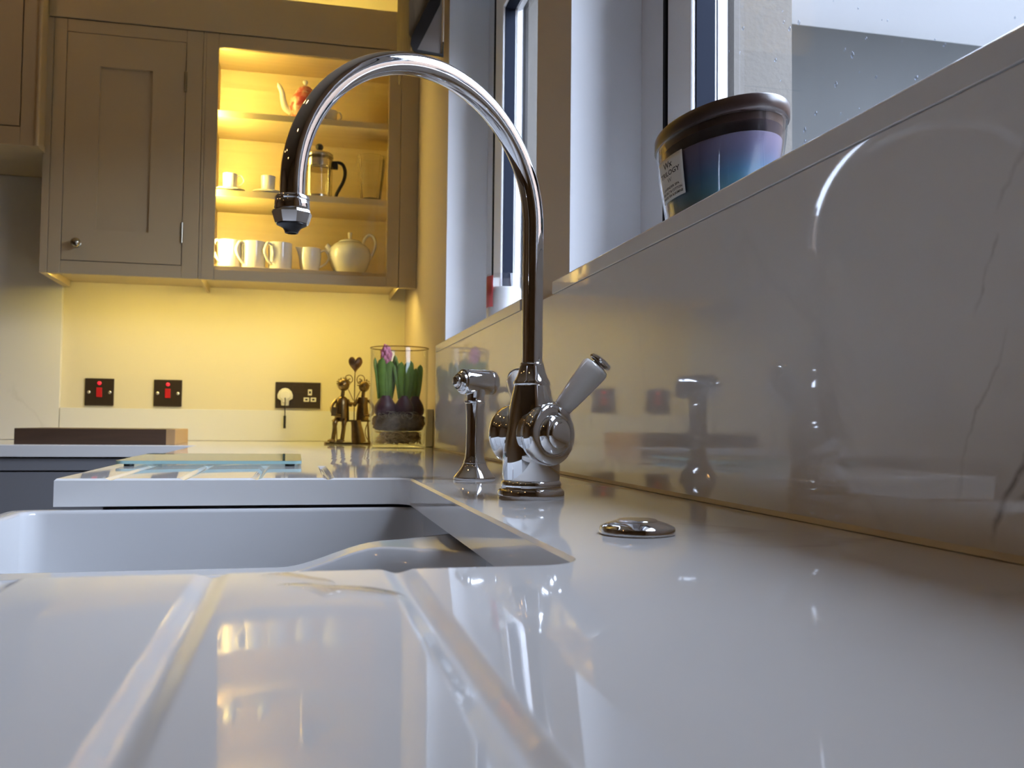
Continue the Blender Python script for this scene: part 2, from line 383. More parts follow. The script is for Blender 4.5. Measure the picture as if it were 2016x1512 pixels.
# ------------------------------------------------------------------ worktop (one L-shaped slab with sink cut-out and drainer grooves)
TH = .030
XF = -.25; YC = 2.545                   # front edge of the sink run, front edge of the end run
SX0, SX1, SY0, SY1 = -.60, .1285, .410, 1.085   # the cut-out runs out through the front edge (sink with an exposed front)
def worktop():
    # outline in plan with the sink bay, counter-clockwise, small radii at the two back corners of the bay
    R = .022
    bay = [(XF, SY0)] + [(SX1-R+R*math.cos(a), SY0+R+R*math.sin(a)) for a in [(-PI/2)+PI/2*i/8 for i in range(9)]] \
        + [(SX1-R+R*math.cos(a), SY1-R+R*math.sin(a)) for a in [PI/2*i/8 for i in range(9)]] + [(XF, SY1)]
    outline = [(XF, -.55), (XS+.0005, -.55), (XS+.0005, 2.294), (XW-.0005, 2.294), (XW-.0005, YB-.0005), (-1.75, YB-.0005), (-1.75, YC), (XF, YC)] + bay[::-1]
    # pieces as one closed outline: extrude with a small chamfered arris along every edge
    n = len(outline); ar = .0022
    def inset(pts, d):
        out = []
        for i in range(n):
            p0, p1, p2 = Vector(pts[i-1]), Vector(pts[i]), Vector(pts[(i+1) % n])
            e1, e2 = (p1-p0).normalized(), (p2-p1).normalized()
            n1, n2 = Vector((-e1.y, e1.x)), Vector((-e2.y, e2.x)); b = (n1+n2)
            b = b/(max(.3, 1+n1.dot(n2)))
            out.append(p1+b*d)
        return out
    area = sum(outline[i-1][0]*outline[i][1]-outline[i][0]*outline[i-1][1] for i in range(n))
    top = inset(outline, ar if area > 0 else -ar)
    bm = bmesh.new()
    vt = [bm.verts.new((p.x, p.y, 0)) for p in top]; vs = [bm.verts.new((p[0], p[1], -ar)) for p in outline]; vb = [bm.verts.new((p[0], p[1], -TH)) for p in outline]
    bm.faces.new(vt); bm.faces.new(vb[::-1])
    for i in range(n):
        j = (i+1) % n; bm.faces.new((vt[i], vs[i], vs[j], vt[j])); bm.faces.new((vs[i], vb[i], vb[j], vs[j]))
    bmesh.ops.recalc_face_normals(bm, faces=bm.faces)
    me = bpy.data.meshes.new('worktop'); bm.to_mesh(me); bm.free()
    o = bpy.data.objects.new('worktop', me); COL.objects.link(o)
    # grooves: a soft-shouldered channel profile cut into the top
    cm = MB(); wd, dp = .0058, .0020
    prof = [(x*wd*1.35/12, -dp*smooth01(1-abs(x)/12) if abs(x) < 12 else 0) for x in range(-12, 13)]
    prof = [(-wd*1.5, .003), (-wd*1.5, .00005)] + [(a, b-1e-5) for a, b in prof] + [(wd*1.5, .00005), (wd*1.5, .003)]
    for x in (-.1105, -.0322, .0440): cm.prism([(x+a, b) for a, b in prof], -.30, SY0+.01, 'y')
    for x in (-.193, -.118, -.041, .0375): cm.prism([(x+a*.9, b) for a, b in prof], SY1-.01, 1.385, 'y')
    cut = cm.build('groove_cutter', 'worktop')
    md = o.modifiers.new('grooves', 'BOOLEAN'); md.operation = 'DIFFERENCE'; md.object = cut; md.solver = 'EXACT'
    dg = bpy.context.evaluated_depsgraph_get(); dg.update()
    me2 = bpy.data.meshes.new_from_object(o.evaluated_get(dg)); o.modifiers.clear(); o.data = me2
    bpy.data.objects.remove(cut)
    me2.polygons.foreach_set('use_smooth', [True]*len(me2.polygons)); me2.set_sharp_from_angle(angle=math.radians(32))
    me2.materials.clear(); me2.materials.append(M['worktop'])
    return tag(o, 'white veined quartz worktop with drainer grooves around the sink', 'worktop')
worktop()

# splashback along the window wall, its sills, and the low upstand of the end wall
spl = tag(MB().box(XS, XW-.0012, -.55, 2.293, 0.0006, ZS-.0185).build('splashback', 'splash', bevel=.0006), 'tall glossy quartz splashback under the window sills, behind the tap', 'splashback')
MB().prism([(XS, .0004), (XS-.0034, .0004), (XS-.0020, .0014), (XS-.0008, .0030), (XS, .0036)], -.55, 2.293, 'y').build('sealant_bead', 'sealant', spl)['label'] = 'pale bead of sealant along the worktop joint'
def sill(n, y0, y1, lab):
    p = [(XS-.0010, ZS-.018), (XS-.0010, ZS-.0015), (XS+.0005, ZS), (XR-.0075, ZS), (XR-.0075, ZS-.018)]
    o = MB().prism(p, y0, y1, 'y').build('trim_%d' % n, 'splash', bevel=.0008); struct(o, lab)
sill(1, W1[0]+.001, W1[1]-.001, 'quartz window sill under the large oval candle')
sill(2, W2[0]+.001, W2[1]-.001, 'quartz window sill under the small white candle')
tag(MB().box(-.72, XW-.001, YB-.021, YB-.001, 0.0006, .101).build('upstand', 'slab', bevel=.001), 'low quartz upstand along the lit end wall, behind the figurine', 'upstand')
tag(MB().box(XW-.021, XW-.001, 2.475, YB-.022, 0.0006, .101).build('upstand', 'slab', bevel=.001), 'short quartz upstand on the window wall behind the glass vase', 'upstand')
tag(MB().box(-1.75, -.722, YB-.021, YB-.001, 0.0006, .8225).build('hob_splashback', 'slab', bevel=.001), 'full height veined quartz panel under the cooker hood canopy', 'splashback')

# ------------------------------------------------------------------ sink
sk = thing('sink', 'white ceramic double bowl sink set under the worktop', 'sink', (-.07, .75, -.28))
zt, zb = -.0335, -.25
ix0, ix1, iy0, iy1 = -.275, .143, .395, 1.078
t = .02
def shell():
    """one rounded basin: inner well, rim and outside"""
    rings = [(rrect(ix0+.03, ix1-.03, iy0+.03, iy1-.03, .03), zb+.0005), (rrect(ix0+.006, ix1-.006, iy0+.006, iy1-.006, .026), zb+.008), (rrect(ix0, ix1, iy0, iy1, .022), zb+.03),
             (rrect(ix0, ix1, iy0, iy1, .022), zt-.004), (rrect(ix0-.001, ix1+.001, iy0-.001, iy1+.001, .022), zt-.0012), (rrect(ix0-.004, ix1+.004, iy0-.004, iy1+.004, .024), zt),
             (rrect(ix0-t+.004, ix1+t-.004, iy0-t+.004, iy1+t-.004, .024), zt), (rrect(ix0-t, ix1+t, iy0-t, iy1+t, .024), zt-.004), (rrect(ix0-t, ix1+t, iy0-t, iy1+t, .024), zb-t)]
    v = []; f = []; n = len(rings[0][0])
    for p, z in rings: v += [(x, y, z) for x, y in p]
    for k in range(len(rings)-1):
        for i in range(n): j = (i+1) % n; f.append((k*n+i, k*n+j, (k+1)*n+j, (k+1)*n+i))
    f.append(tuple(range(n))); f.append(tuple((len(rings)-1)*n+i for i in range(n))[::-1])
    return MB().add(v, f)
shell().build('basin', 'ceramic', sk, smooth=50, world=True)
v = []; f = []; NX, prof_n = 56, 18
for i in range(NX+1):
    x = ix0+(ix1-ix0)*i/NX
    e = ix1-x                                               # distance to the window-side wall
    ztop = -.0365-.020*smooth01((e-.070)/.085)
    th = .013+.070*max(0, 1-e/.085)**1.5
    for k in range(prof_n+1):
        q = k/prof_n*2-1                                    # -1..1 across
        yy = .782+math.copysign(abs(q)**.75, q)*(th+.012)
        s_ = max(0, (abs(q)-.62)/.38)
        zz = ztop-.010*s_**2-(0.21*max(0, (abs(q)-.86)/.14)**1.6)
        v.append((x, yy, max(zb, zz)))
for i in range(NX):
    for k in range(prof_n):
        a = i*(prof_n+1)+k; f.append((a, a+1, a+prof_n+2, a+prof_n+1))
MB().add(v, f).build('bowl_divider', 'ceramic', sk, smooth=60, world=True)['label'] = 'low rounded saddle divider between the bowls'
for yy in (.59, .95):
    MB().lathe([(.0001, 0), (.040, 0), (.043, .002), (.043, .004), (.036, .004), (.030, .001), (.0001, .001)], 32, Matrix.Translation((-.07, yy, zb))).build('waste_outlet', 'chrome', sk, world=True)

# ------------------------------------------------------------------ base cabinets
def base_cabinet(name, label, x0, x1, y0, y1, face, rows=1, cols=1, ztop=-TH-.0012):
    c = thing(name, label, 'cabinet', ((x0+x1)/2, (y0+y1)/2, ZF))
    MB().box(x0, x1, y0, y1, ZF+.10, ztop).build('body', 'base_paint', c, world=True)
    if face == '-y':
        MB().box(x0, x1, y0-.020, y0, -.065, -TH-.004).build('top_rail', 'base_paint', c, bevel=.001, world=True)
        wdt = (x1-x0)/cols
        hs = (.16, .28, .30)[:rows] if rows > 1 else (.72,)
        for i in range(cols):
            z = -.069
            for hgt in hs:
                d = MB().box(x0+i*wdt+.035, x0+(i+1)*wdt-.035, y0-.020, y0, z-hgt, z).build('drawer_front', 'base_paint', c, bevel=.001, world=True)
                z -= hgt+.004
        for i in range(cols+1):
            xx = x0+i*wdt; MB().box(max(x0, xx-.034), min(x1, xx+.034), y0-.020, y0, ZF+.10, -.066).build('stile', 'base_paint', c, bevel=.001, world=True)
    else:
        for i in range(cols):
            hh = (y1-y0)/cols
            d = MB().box(x0-.020, x0, y0+i*hh+.003, y0+(i+1)*hh-.003, ZF+.12, ztop-.03).build('door', 'base_paint', c, bevel=.001, world=True)
            MB().lathe([(.005, 0), (.005, .012), (.013, .018), (.014, .024), (.008, .029), (.0001, .030)], 24, Matrix.Translation((x0-.020, y0+(i+1)*hh-.05, ztop-.10)) @ Matrix.Rotation(-PI/2, 4, 'Y')).build('knob', 'knob', d, world=True)
    MB().box(x0+.03, x1, y0+.03, y1, ZF, ZF+.10).build('plinth', 'base_paint', c, world=True)
base_cabinet('drawer_cabinet', 'blue-grey drawer unit under the chopping board run of worktop', -1.75, -.242, YC+.03, YB-.001, '-y', 3, 2)
base_cabinet('base_cabinet', 'blue-grey base cupboard under the far drainer and glass board', -.205, XW-.004, 1.11, YC+.026, '-x', 1, 2)
base_cabinet('base_cabinet', 'blue-grey base cupboard under the near drainer', -.205, XW-.004, -.54, .365, '-x', 1, 2)
base_cabinet('sink_cabinet', 'blue-grey cupboard carrying the ceramic sink', -.205, XW-.004, .372, 1.104, '-x', 1, 2, ztop=-.290)

# ------------------------------------------------------------------ wall cabinets
YF = 2.88                               # front plane of the wall units
ZB0, ZT0 = .481, 1.222
def bar(name, m, par, x0, x1, y0, y1, z0, z1, bevel=.0012): return MB().box(x0, x1, y0, y1, z0, z1).build(name, m, par, bevel=bevel, world=True)
c1 = thing('wall_cabinet', 'closed greige wall cabinet with small round knob', 'cabinet', (-.49, 3.03, ZB0))
bar('carcass', 'paint', c1, -.700, -.2915, YF+.02, YB-.001, ZB0+.019, ZT0)
bar('end_panel', 'paint', c1, -.2910, -.2815, YF+.02, YB-.001, ZB0, ZT0)
bar('end_panel', 'paint', c1, -.7205, -.7005, YF, YB-.021, ZB0, ZT0)
bar('stile', 'paint', c1, -.6995, -.6655, YF, YF+.0195, ZB0, ZT0); bar('stile', 'paint', c1, -.3365, -.2905, YF, YF+.0195, ZB0, ZT0)
bar('rail', 'paint', c1, -.665, -.337, YF, YF+.0195, ZB0, .5185); bar('rail', 'paint', c1, -.665, -.337, YF, YF+.0195, 1.1855, ZT0)
bar('filler_strip', 'paint', c1, -.2890, -.2815, YF+.0008, YF+.0195, ZB0, ZT0, .0004)
# shaker door: frame with a recessed field
dx0, dx1, dz0, dz1 = -.6635, -.3385, .5205, 1.1835; px0, px1, pz0, pz1 = -.574, -.430, .612, 1.090
_d = MB()
_d.box(dx0, px0, YF+.0004, YF+.0185, dz0, dz1); _d.box(px1, dx1, YF+.0004, YF+.0185, dz0, dz1); _d.box(px0, px1, YF+.0004, YF+.0185, dz0, pz0); _d.box(px0, px1, YF+.0004, YF+.0185, pz1, dz1)
dr = _d.build('door', 'paint', c1, world=True)
dr['label'] = 'shaker door with recessed panel'
bar('door_panel', 'paint', dr, px0, px1, YF+.009, YF+.0135, pz0, pz1, 0)
MB().lathe([(.011, 0), (.011, .002), (.0055, .004), (.005, .012), (.009, .015), (.0125, .019), (.0135, .024), (.011, .029), (.006, .032), (.0001, .033)], 32,
           Matrix.Translation((-.6216, YF, .5677)) @ Matrix.Rotation(PI/2, 4, 'X')).build('knob', 'knob', dr, world=True)
for z in (1.035, .585):
    MB().tube([(-.3375, YF-.002, z), (-.3375, YF-.002, z+.06)], .004, 12).build('hinge', 'knob', dr, world=True)

c2 = thing('display_cabinet', 'glazed wall cabinet with lit oak shelves of crockery', 'cabinet', (.01, 3.03, ZB0))
XI0, XI1, YI = -.262, .284, 3.157
bar('side_panel', 'oak', c2, -.2805, XI0, YF+.02, YI, ZB0+.0285, ZT0); bar('side_panel', 'oak', c2, XI1, .2995, YF+.02, YI, ZB0+.0285, ZT0)
bar('back_panel', 'oak', c2, -.2805, .2995, YI, YB-.001, ZB0+.0285, ZT0)
bar('top_panel', 'oak', c2, XI0, XI1, YF+.02, YI, 1.2155, ZT0+.010); bar('bottom_panel', 'oak', c2, XI0, XI1, YF+.02, YI, ZB0+.0285, .527)
bar('underside_board', 'paint', c2, -.2805, .2995, YF+.02, YB-.001, ZB0+.019, ZB0+.028)
bar('stile', 'paint', c2, -.2810, -.2455, YF, YF+.0195, ZB0, ZT0); bar('stile', 'paint', c2, .2635, .3000, YF, YF+.0195, ZB0, ZT0)
bar('rail', 'paint', c2, -.245, .263, YF, YF+.0195, ZB0, .5125); bar('rail', 'paint', c2, -.245, .263, YF, YF+.0195, 1.1815, ZT0)
for z in (.743, .985): bar('shelf', 'oak', c2, XI0+.0005, XI1-.0005, 2.925, YI-.0005, z, z+.020)
bar('back_rail', 'oak', c2, XI0+.001, XI1-.001, YI-.018, YI-.0005, 1.0055, 1.150)
MB().box(-.2455, .2635, YF+.008, YF+.012, .5125, 1.1815).build('glass_pane', 'thin_glass', c2, world=True)
for z0, z1 in ((.531, .738), (.768, .980), (1.010, 1.208)):
    MB().box(-.2605, -.2525, YF+.022, YF+.030, z0, z1).build('led_strip', 'led_cab', c2, world=True)['label'] = 'upright warm LED strip behind the stile'
c3 = thing('cabinet_filler', 'narrow greige filler panel between display cabinet and window wall', 'panel', (.32, YF, ZB0))
bar('filler_panel', 'paint', c3, .3012, XW-.0005, YF+.001, YF+.0195, ZB0, ZT0); bar('return_panel', 'paint', c3, .3012, .3025, YF+.02, YB-.001, ZB0, ZT0, 0)
fa = thing('cornice', 'plain greige cornice board above the wall cabinets', 'cornice', (-.2, YF, ZT0))
bar('cornice_board', 'paint', fa, -.714, XW-.0005, YF-.004, YF+.018, ZT0+.0022, 1.345); bar('shadow_bead', 'gap', fa, -.714, XW-.0005, YF+.001, YF+.018, ZT0+.0002, ZT0+.0022, 0)
# lights of the cabinets
def led(name, label, m_, x0, x1, y, z, zdir):
    o = thing(name, label, 'light', ((x0+x1)/2, y, z))
    bar('channel', 'steel', o, x0, x1, y-.009, y+.009, min(z, z+.006*zdir), max(z, z+.006*zdir), 0)
    bar('diffuser', m_, o, x0+.004, x1-.004, y-.006, y+.006, min(z+.006*zdir, z+.009*zdir), max(z+.006*zdir, z+.009*zdir), 0)
led('led_strip_light', 'warm LED strip under the closed wall cabinet', 'led', -.68, -.30, 2.915, ZB0+.0185, -1)
led('led_strip_light', 'warm LED strip under the display cabinet', 'led', -.265, .285, 2.915, ZB0+.0185, -1)
led('led_strip_light', 'warm LED strip on top of the wall cabinets, behind the cornice', 'led_top', -.66, .28, 3.02, ZT0+.0115, 1)

# cooker hood canopy at the far left
hd = thing('hood_canopy', 'greige cooker hood canopy cabinet at the left edge', 'cabinet', (-1.2, 2.99, .823))
hx, hy, hz = -.7145, 2.81, .823
bar('canopy_shell', 'paint', hd, -1.72, hx-.002, hy+.02, YB-.021, hz+.02, ZC-.001)
bar('bottom_board', 'paint', hd, -1.72, hx, hy+.02, YB-.021, hz, hz+.0195)
bar('stile', 'paint', hd, -.762, hx, hy, hy+.0195, hz, ZC-.001); bar('rail', 'paint', hd, -1.66, -.7625, hy, hy+.0195, hz, .875)
bar('door', 'paint', hd, -1.20, -.765, hy+.0005, hy+.019, .878, 1.58); bar('door', 'paint', hd, -1.655, -1.2035, hy+.0005, hy+.019, .878, 1.58)
MB().tube([(hx-.004, hy-.002, hz), (hx-.004, hy-.002, ZC-.002)], .006, 16).build('corner_bead', 'paint', hd, world=True)

# ceiling downlights (behind and beside the camera, out of the frame)
for i, (x, y, lab) in enumerate(((-.9, .9, 'recessed ceiling downlight above the aisle beside the sink'), (-.9, 2.2, 'recessed ceiling downlight in front of the wall cabinets'), (-.9, -.6, 'recessed ceiling downlight behind the viewpoint, nearer the window wall'),
        (-2.4, .9, 'recessed ceiling downlight in the middle of the far row'), (-2.4, 2.2, 'recessed ceiling downlight at the hood end of the far row'), (-2.4, -.6, 'recessed ceiling downlight at the rear end of the far row'))):
    d = thing('ceiling_downlight', lab, 'light', (x, y, ZC), group='ceiling downlights')
    MB().lathe([(.042, -.004), (.055, -.004), (.057, 0), (.042, 0)], 32).build('bezel', 'steel', d)
    MB().lathe([(.0001, -.003), (.042, -.003), (.042, -.001), (.0001, -.001)], 32).build('lens', 'downlight', d)

# ------------------------------------------------------------------ the tap
def frame_from(axis, origin, ref=Vector((0, 0, 1))):
    z = Vector(axis).normalized(); x = ref.cross(z)
    if x.length < 1e-4: x = Vector((1, 0, 0)).cross(z)
    x.normalize(); y = z.cross(x); mx = Matrix((x, y, z)).transposed().to_4x4(); mx.translation = Vector(origin); return mx
TX, TY = .1977, .7816
U = Vector((-.895, -.445, 0)).normalized()      # spout direction
V = Vector((-U.y, U.x, 0)); V = V if V.y < 0 else -V   # valve axis, pointing towards the viewer's right
tap = thing('mixer_tap', 'tall polished chrome kitchen tap with swan neck spout', 'tap', (TX, TY, 0))
MB().lathe([(.0285, 0), (.0288, .001), (.0288, .0055), (.0280, .0072), (.0262, .0082), (.0258, .0095), (.0262, .0112), (.0260, .0135), (.0246, .0152), (.0240, .0155), (.0001, .0155)], 64).build('base_flange', 'chrome', tap)
MB().lathe([(.0240, .0150), (.0246, .0165), (.0246, .042), (.0243, .047), (.0232, .056), (.0213, .067), (.0190, .079), (.0165, .091), (.0152, .0965), (.0001, .0965)], 64).build('body', 'chrome', tap)
MB().lathe([(.0150, .0962), (.0158, .0970), (.0161, .0985), (.0156, .1000), (.0146, .1015), (.0131, .1045), (.0117, .1085), (.0107, .1125), (.0102, .1142), (.0104, .1152), (.0099, .1162), (.0001, .1162)], 64).build('collar', 'chrome', tap)
RA = .1135; ZA = .2328                             # spout arch radius, spring height
path = [Vector((0, 0, .110)), Vector((0, 0, .15)), Vector((0, 0, .19)), Vector((0, 0, .215))]
path += [U*(RA-RA*math.cos(PI*i/48))+Vector((0, 0, ZA+RA*math.sin(PI*i/48))) for i in range(49)]
path += [U*(2*RA)+Vector((0, 0, ZA-.008)), U*(2*RA)+Vector((0, 0, ZA-.016))]
sp = MB().tube(path, .0089, 40).build('spout', 'chrome', tap)
tipm = Matrix.Translation(U*(2*RA)+Vector((0, 0, ZA-.0110))) @ Matrix.Diagonal((1, 1, .80, 1))
MB().lathe([(.0095, .0035), (.0112, .0030), (.0122, .0015), (.0124, -.0004), (.0119, -.0014), (.0122, -.0022), (.0125, -.0090), (.0123, -.0098), (.0001, -.0098)], 48, tipm).build('nozzle_collar', 'chrome', sp)
MB().lathe([(.0124, -.0096), (.0135, -.0106), (.0144, -.0128), (.0141, -.0140), (.0130, -.0185), (.0119, -.0222), (.0001, -.0222)], 8, tipm @ Matrix.Rotation(.25, 4, 'Z')).build('faceted_nut', 'chrome', sp, smooth=20)
MB().lathe([(.0105, -.0220), (.0106, -.0232), (.0085, -.0245), (.0062, -.0262), (.0050, -.0285), (.0046, -.0305), (.0038, -.0305), (.0036, -.0270), (.0001, -.0270)], 40, tipm).build('aerator', 'dark_chrome', sp)
def valve(sgn, alpha, beta, lab):
    ax = V*sgn; o = Vector((0, 0, .0545)); mx = frame_from(ax, o)
    hnd = MB().lathe([(.0001, .004), (.0225, .006), (.0240, .0100), (.0236, .0135), (.0243, .0150), (.0252, .0165), (.0260, .0190), (.0262, .0212), (.0262, .0245), (.0254, .0272), (.0236, .0290),
                      (.0205, .0300), (.0186, .0302), (.0181, .0292), (.0172, .0292), (.0168, .0308), (.0150, .0332), (.0120, .0352), (.0112, .0354), (.0107, .0362), (.0080, .0376), (.0045, .0385), (.0001, .0388)], 64, mx).build('valve_bonnet', 'chrome', tap)
    wv = -U
    rad = Vector((0, 0, 1))*math.cos(alpha)+wv*math.sin(alpha)
    d = (rad*math.cos(beta)+ax*math.sin(beta)).normalized()
    st = o+ax*.0205+rad*.0190
    lm = frame_from(d, st)
    MB().lathe([(.0100, 0), (.0112, .0020), (.0114, .0045), (.0106, .0062), (.0096, .0072), (.0090, .0084), (.0001, .0084)], 40, lm).build('lever_collar', 'chrome', hnd)
    MB().lathe([(.0074, .0074), (.0080, .0090), (.0088, .0150), (.0099, .0240), (.0110, .0340), (.0119, .0430), (.0123, .0490), (.0121, .0525), (.0110, .0545), (.0090, .0555), (.0001, .0557)], 48, lm).build('lever', 'porcelain', hnd)['label'] = lab
    MB().lathe([(.0066, .0552), (.0066, .0568), (.0092, .0572), (.0103, .0580), (.0106, .0594), (.0098, .0610), (.0072, .0622), (.0040, .0628), (.0001, .0629)], 40, lm).build('lever_cap', 'chrome', hnd)
valve(1, math.radians(31), math.radians(25), 'white porcelain lever tilted to the right')
valve(-1, math.radians(34), math.radians(42), 'white porcelain lever behind the tap body')

# side spray
spx, spy = .1979, 1.0439
sy = thing('side_spray', 'chrome pull-out rinse spray standing behind the tap', 'spray', (spx, spy, 0))
MB().lathe([(.0236, 0), (.0240, .0012), (.0238, .0032), (.0215, .0058), (.0178, .0098), (.0150, .0140), (.0135, .0172), (.0132, .0186), (.0125, .0190), (.0001, .0190)], 56).build('base', 'chrome', sy)
MB().lathe([(.0120, .0188), (.0126, .0198), (.0124, .0212), (.0112, .0232), (.0104, .030), (.0099, .045), (.0098, .060), (.0101, .075), (.0107, .083), (.0110, .0860), (.0120, .0868), (.0122, .0882), (.0116, .0892), (.0100, .0896), (.0098, .0930), (.0105, .099), (.0001, .099)], 48).build('stem', 'chrome', sy)
sd = Vector((-.93, -.37, 0)).normalized(); hm = frame_from(sd, Vector((.0035, .0015, .1105)))
hdm = MB().lathe([(.0001, -.0235), (.0070, -.0232), (.0118, -.0218), (.0138, -.0190), (.0144, -.0145), (.0144, -.0140), (.0141, -.0135), (.0144, -.0130), (.0145, .0190), (.0140, .0208), (.0122, .0216), (.0118, .0236), (.0106, .0246), (.0001, .0246)], 48, hm).build('head', 'chrome', sy)
MB().lathe([(.0092, .0238), (.0096, .0260), (.0088, .0274), (.0068, .0278), (.0066, .0294), (.0054, .0312), (.0032, .0320), (.0001, .0321)], 36, hm).build('button', 'chrome', hdm)
MB().tube([Vector((0, 0, .092)), Vector((.001, .0005, .102))], [.0100, .0118], 32).build('neck', 'chrome', hdm)

bt = thing('pop_up_button', 'low domed chrome push button on the worktop beside the tap', 'button', (.1953, .5182, 0))
MB().lathe([(.0215, 0), (.0220, .0006), (.0221, .0030), (.0216, .0042), (.0190, .0056), (.0150, .0070), (.0128, .0075), (.0122, .0075), (.0001, .0074)], 64).build('escutcheon', 'chrome', bt)
MB().lathe([(.0119, .0074), (.0119, .0080), (.0108, .0086), (.0060, .0083), (.0001, .0081)], 48).build('push_cap', 'chrome', bt)

# ------------------------------------------------------------------ glass board, chopping board, puddle
gb = thing('glass_board', 'clear glass worktop saver on the far drainer', 'board', (-.115, 1.52, 0))
ob = MB().prism(rrect(-.124, .124, -.155, .155, .012), .0035, .0080, 'z').build('glass_plate', 'green_glass', gb)
pe = rrect(-.1243, .1243, -.1553, .1553, .0123); n_ = len(pe)
MB().add([(x, y, z) for z in (.0036, .0079) for x, y in pe], [(i, (i+1) % n_, n_+(i+1) % n_, n_+i) for i in range(n_)]).build('polished_edge', 'glass_edge', gb)['label'] = 'green tinted polished edge'
for x in (-.108, .108):
    for y in (-.14, .14): MB().lathe([(.006, 0), (.007, .0005), (.0065, .0034), (.0001, .0034)], 20, Matrix.Translation((x, y, 0))).build('foot', 'black', gb)
cb = thing('chopping_board', 'thick dark wooden chopping board on the end worktop', 'board', (-.50, 2.74, 0))
MB().box(-.193, .170, -.15, .15, .0, .0405).build('board', 'walnut', cb, bevel=.001)
MB().box(.1702, .193, -.15, .15, .0, .0405).build('edge_strip', 'walnut_end', cb, bevel=.001)['label'] = 'pale sapwood strip'
# splashes of water on the near drainer
def puddle(pts, lab):
    c = sum((Vector((*p, 0)) for p in pts), Vector())/len(pts); n = len(pts)*4
    ring = spline([Vector((*p, 0)) for p in pts+[pts[0]]], 4)[:-1]
    v = []; lev = ((1.0, .00002), (.95, .0007), (.84, .0011), (.5, .0013))
    for s_, z in lev:
        for p in ring: q = c+(p-c)*s_; v.append((q.x, q.y, z))
    v.append((c.x, c.y, .0013)); f = []; N = len(ring)
    for k in range(len(lev)-1):
        for i in range(N): j = (i+1) % N; f.append((k*N+i, k*N+j, (k+1)*N+j, (k+1)*N+i))
    for i in range(N): f.append((3*N+i, 3*N+(i+1) % N, 4*N))
    tag(MB().add(v, f).build('water_splash', 'water', smooth=80), lab, 'water', 'water splashes on the near drainer')
puddle([(-.014, .398), (-.006, .3905), (.004, .381), (.014, .372), (.016, .377), (.008, .387), (.003, .395), (-.005, .401)], 'thin slanting water splash nearest the sink edge on the drainer')
puddle([(-.008, .372), (.002, .366), (.008, .357), (.012, .346), (.018, .352), (.030, .347), (.038, .338), (.0405, .342), (.036, .353), (.026, .362), (.012, .368), (.000, .376)], 'wider jagged water splash on the near drainer')

# ------------------------------------------------------------------ sockets and switches on the end wall
yp = YB
def switch(x, lab):
    s_ = thing('cooker_switch', lab, 'switch', (x, yp, .152), group='red rocker switches on the end wall')
    MB().box(-.043, .043, -.006, 0, -.043, .043).build('plate', 'plate', s_, bevel=.0015)
    MB().box(-.0085, .0085, -.0095, -.0055, -.016, .014).build('rocker', 'red', s_, bevel=.001)
    MB().lathe([(.0058, 0), (.0058, .002), (.004, .0035), (.0001, .004)], 20, Matrix.Translation((0, -.006, .028)) @ Matrix.Rotation(PI/2, 4, 'X')).build('neon_lamp', 'neon', s_)
    for q in (-.031, .031): MB().lathe([(.0048, 0), (.0046, .0012), (.003, .0022), (.0001, .0024)], 20, Matrix.Translation((q, -.006, -.001)) @ Matrix.Rotation(PI/2, 4, 'X')).build('screw', 'screw', s_)
switch(-.609, 'bronze switch plate with red rocker, nearer the hood')
switch(-.4035, 'bronze switch plate with red rocker, nearer the double socket')
so = thing('double_socket', 'bronze double power socket beside the figurine', 'socket', (.0055, yp, .152))
MB().box(-.073, .073, -.006, 0, -.043, .043).build('plate', 'plate', so, bevel=.0015)
for x in (-.011, .010): MB().box(x-.0075, x+.0075, -.009, -.0055, .008, .034).build('rocker', 'plate', so, bevel=.001)
for x, z, w_, h_ in ((.0385, .010, .013, .020), (.0275, -.014, .018, .014), (.050, -.014, .018, .014)):
    i_ = MB().box(x-w_/2, x+w_/2, -.0078, -.0055, z-h_/2, z+h_/2).build('shutter_insert', 'white_plastic', so, bevel=.0012)
    MB().box(x-w_*.22, x+w_*.22, -.0082, -.0076, z-h_*.2, z+h_*.2).build('pin_slot', 'black', i_)
pg = thing('power_plug', 'white plug with short dangling black tag in the double socket', 'plug', (-.036, yp-.0062, .146))
def plug_poly(s_): return [(x*s_, z*s_) for x, z in ((-.012, -.029), (.012, -.029), (.013, -.012), (.024, -.006), (.025, .006), (.020, .018), (.010, .027), (0, .029), (-.010, .027), (-.020, .018), (-.025, .006), (-.024, -.006), (-.013, -.012))]
MB().prism(plug_poly(1), -.012, 0, 'y').build('plug_body', 'white_plastic', pg, bevel=.002); 
MB().prism(plug_poly(.72), -.026, -.012, 'y').build('plug_grip', 'white_plastic', pg, bevel=.003)
MB().tube([(0, -.027, -.004), (.001, -.029, -.010), (.0005, -.029, -.035), (.001, -.029, -.062)], .0016, 10).build('lanyard', 'black', pg)
MB().box(-.0035, .0045, -.032, -.027, -.104, -.062).build('tag', 'black', pg, bevel=.0012)

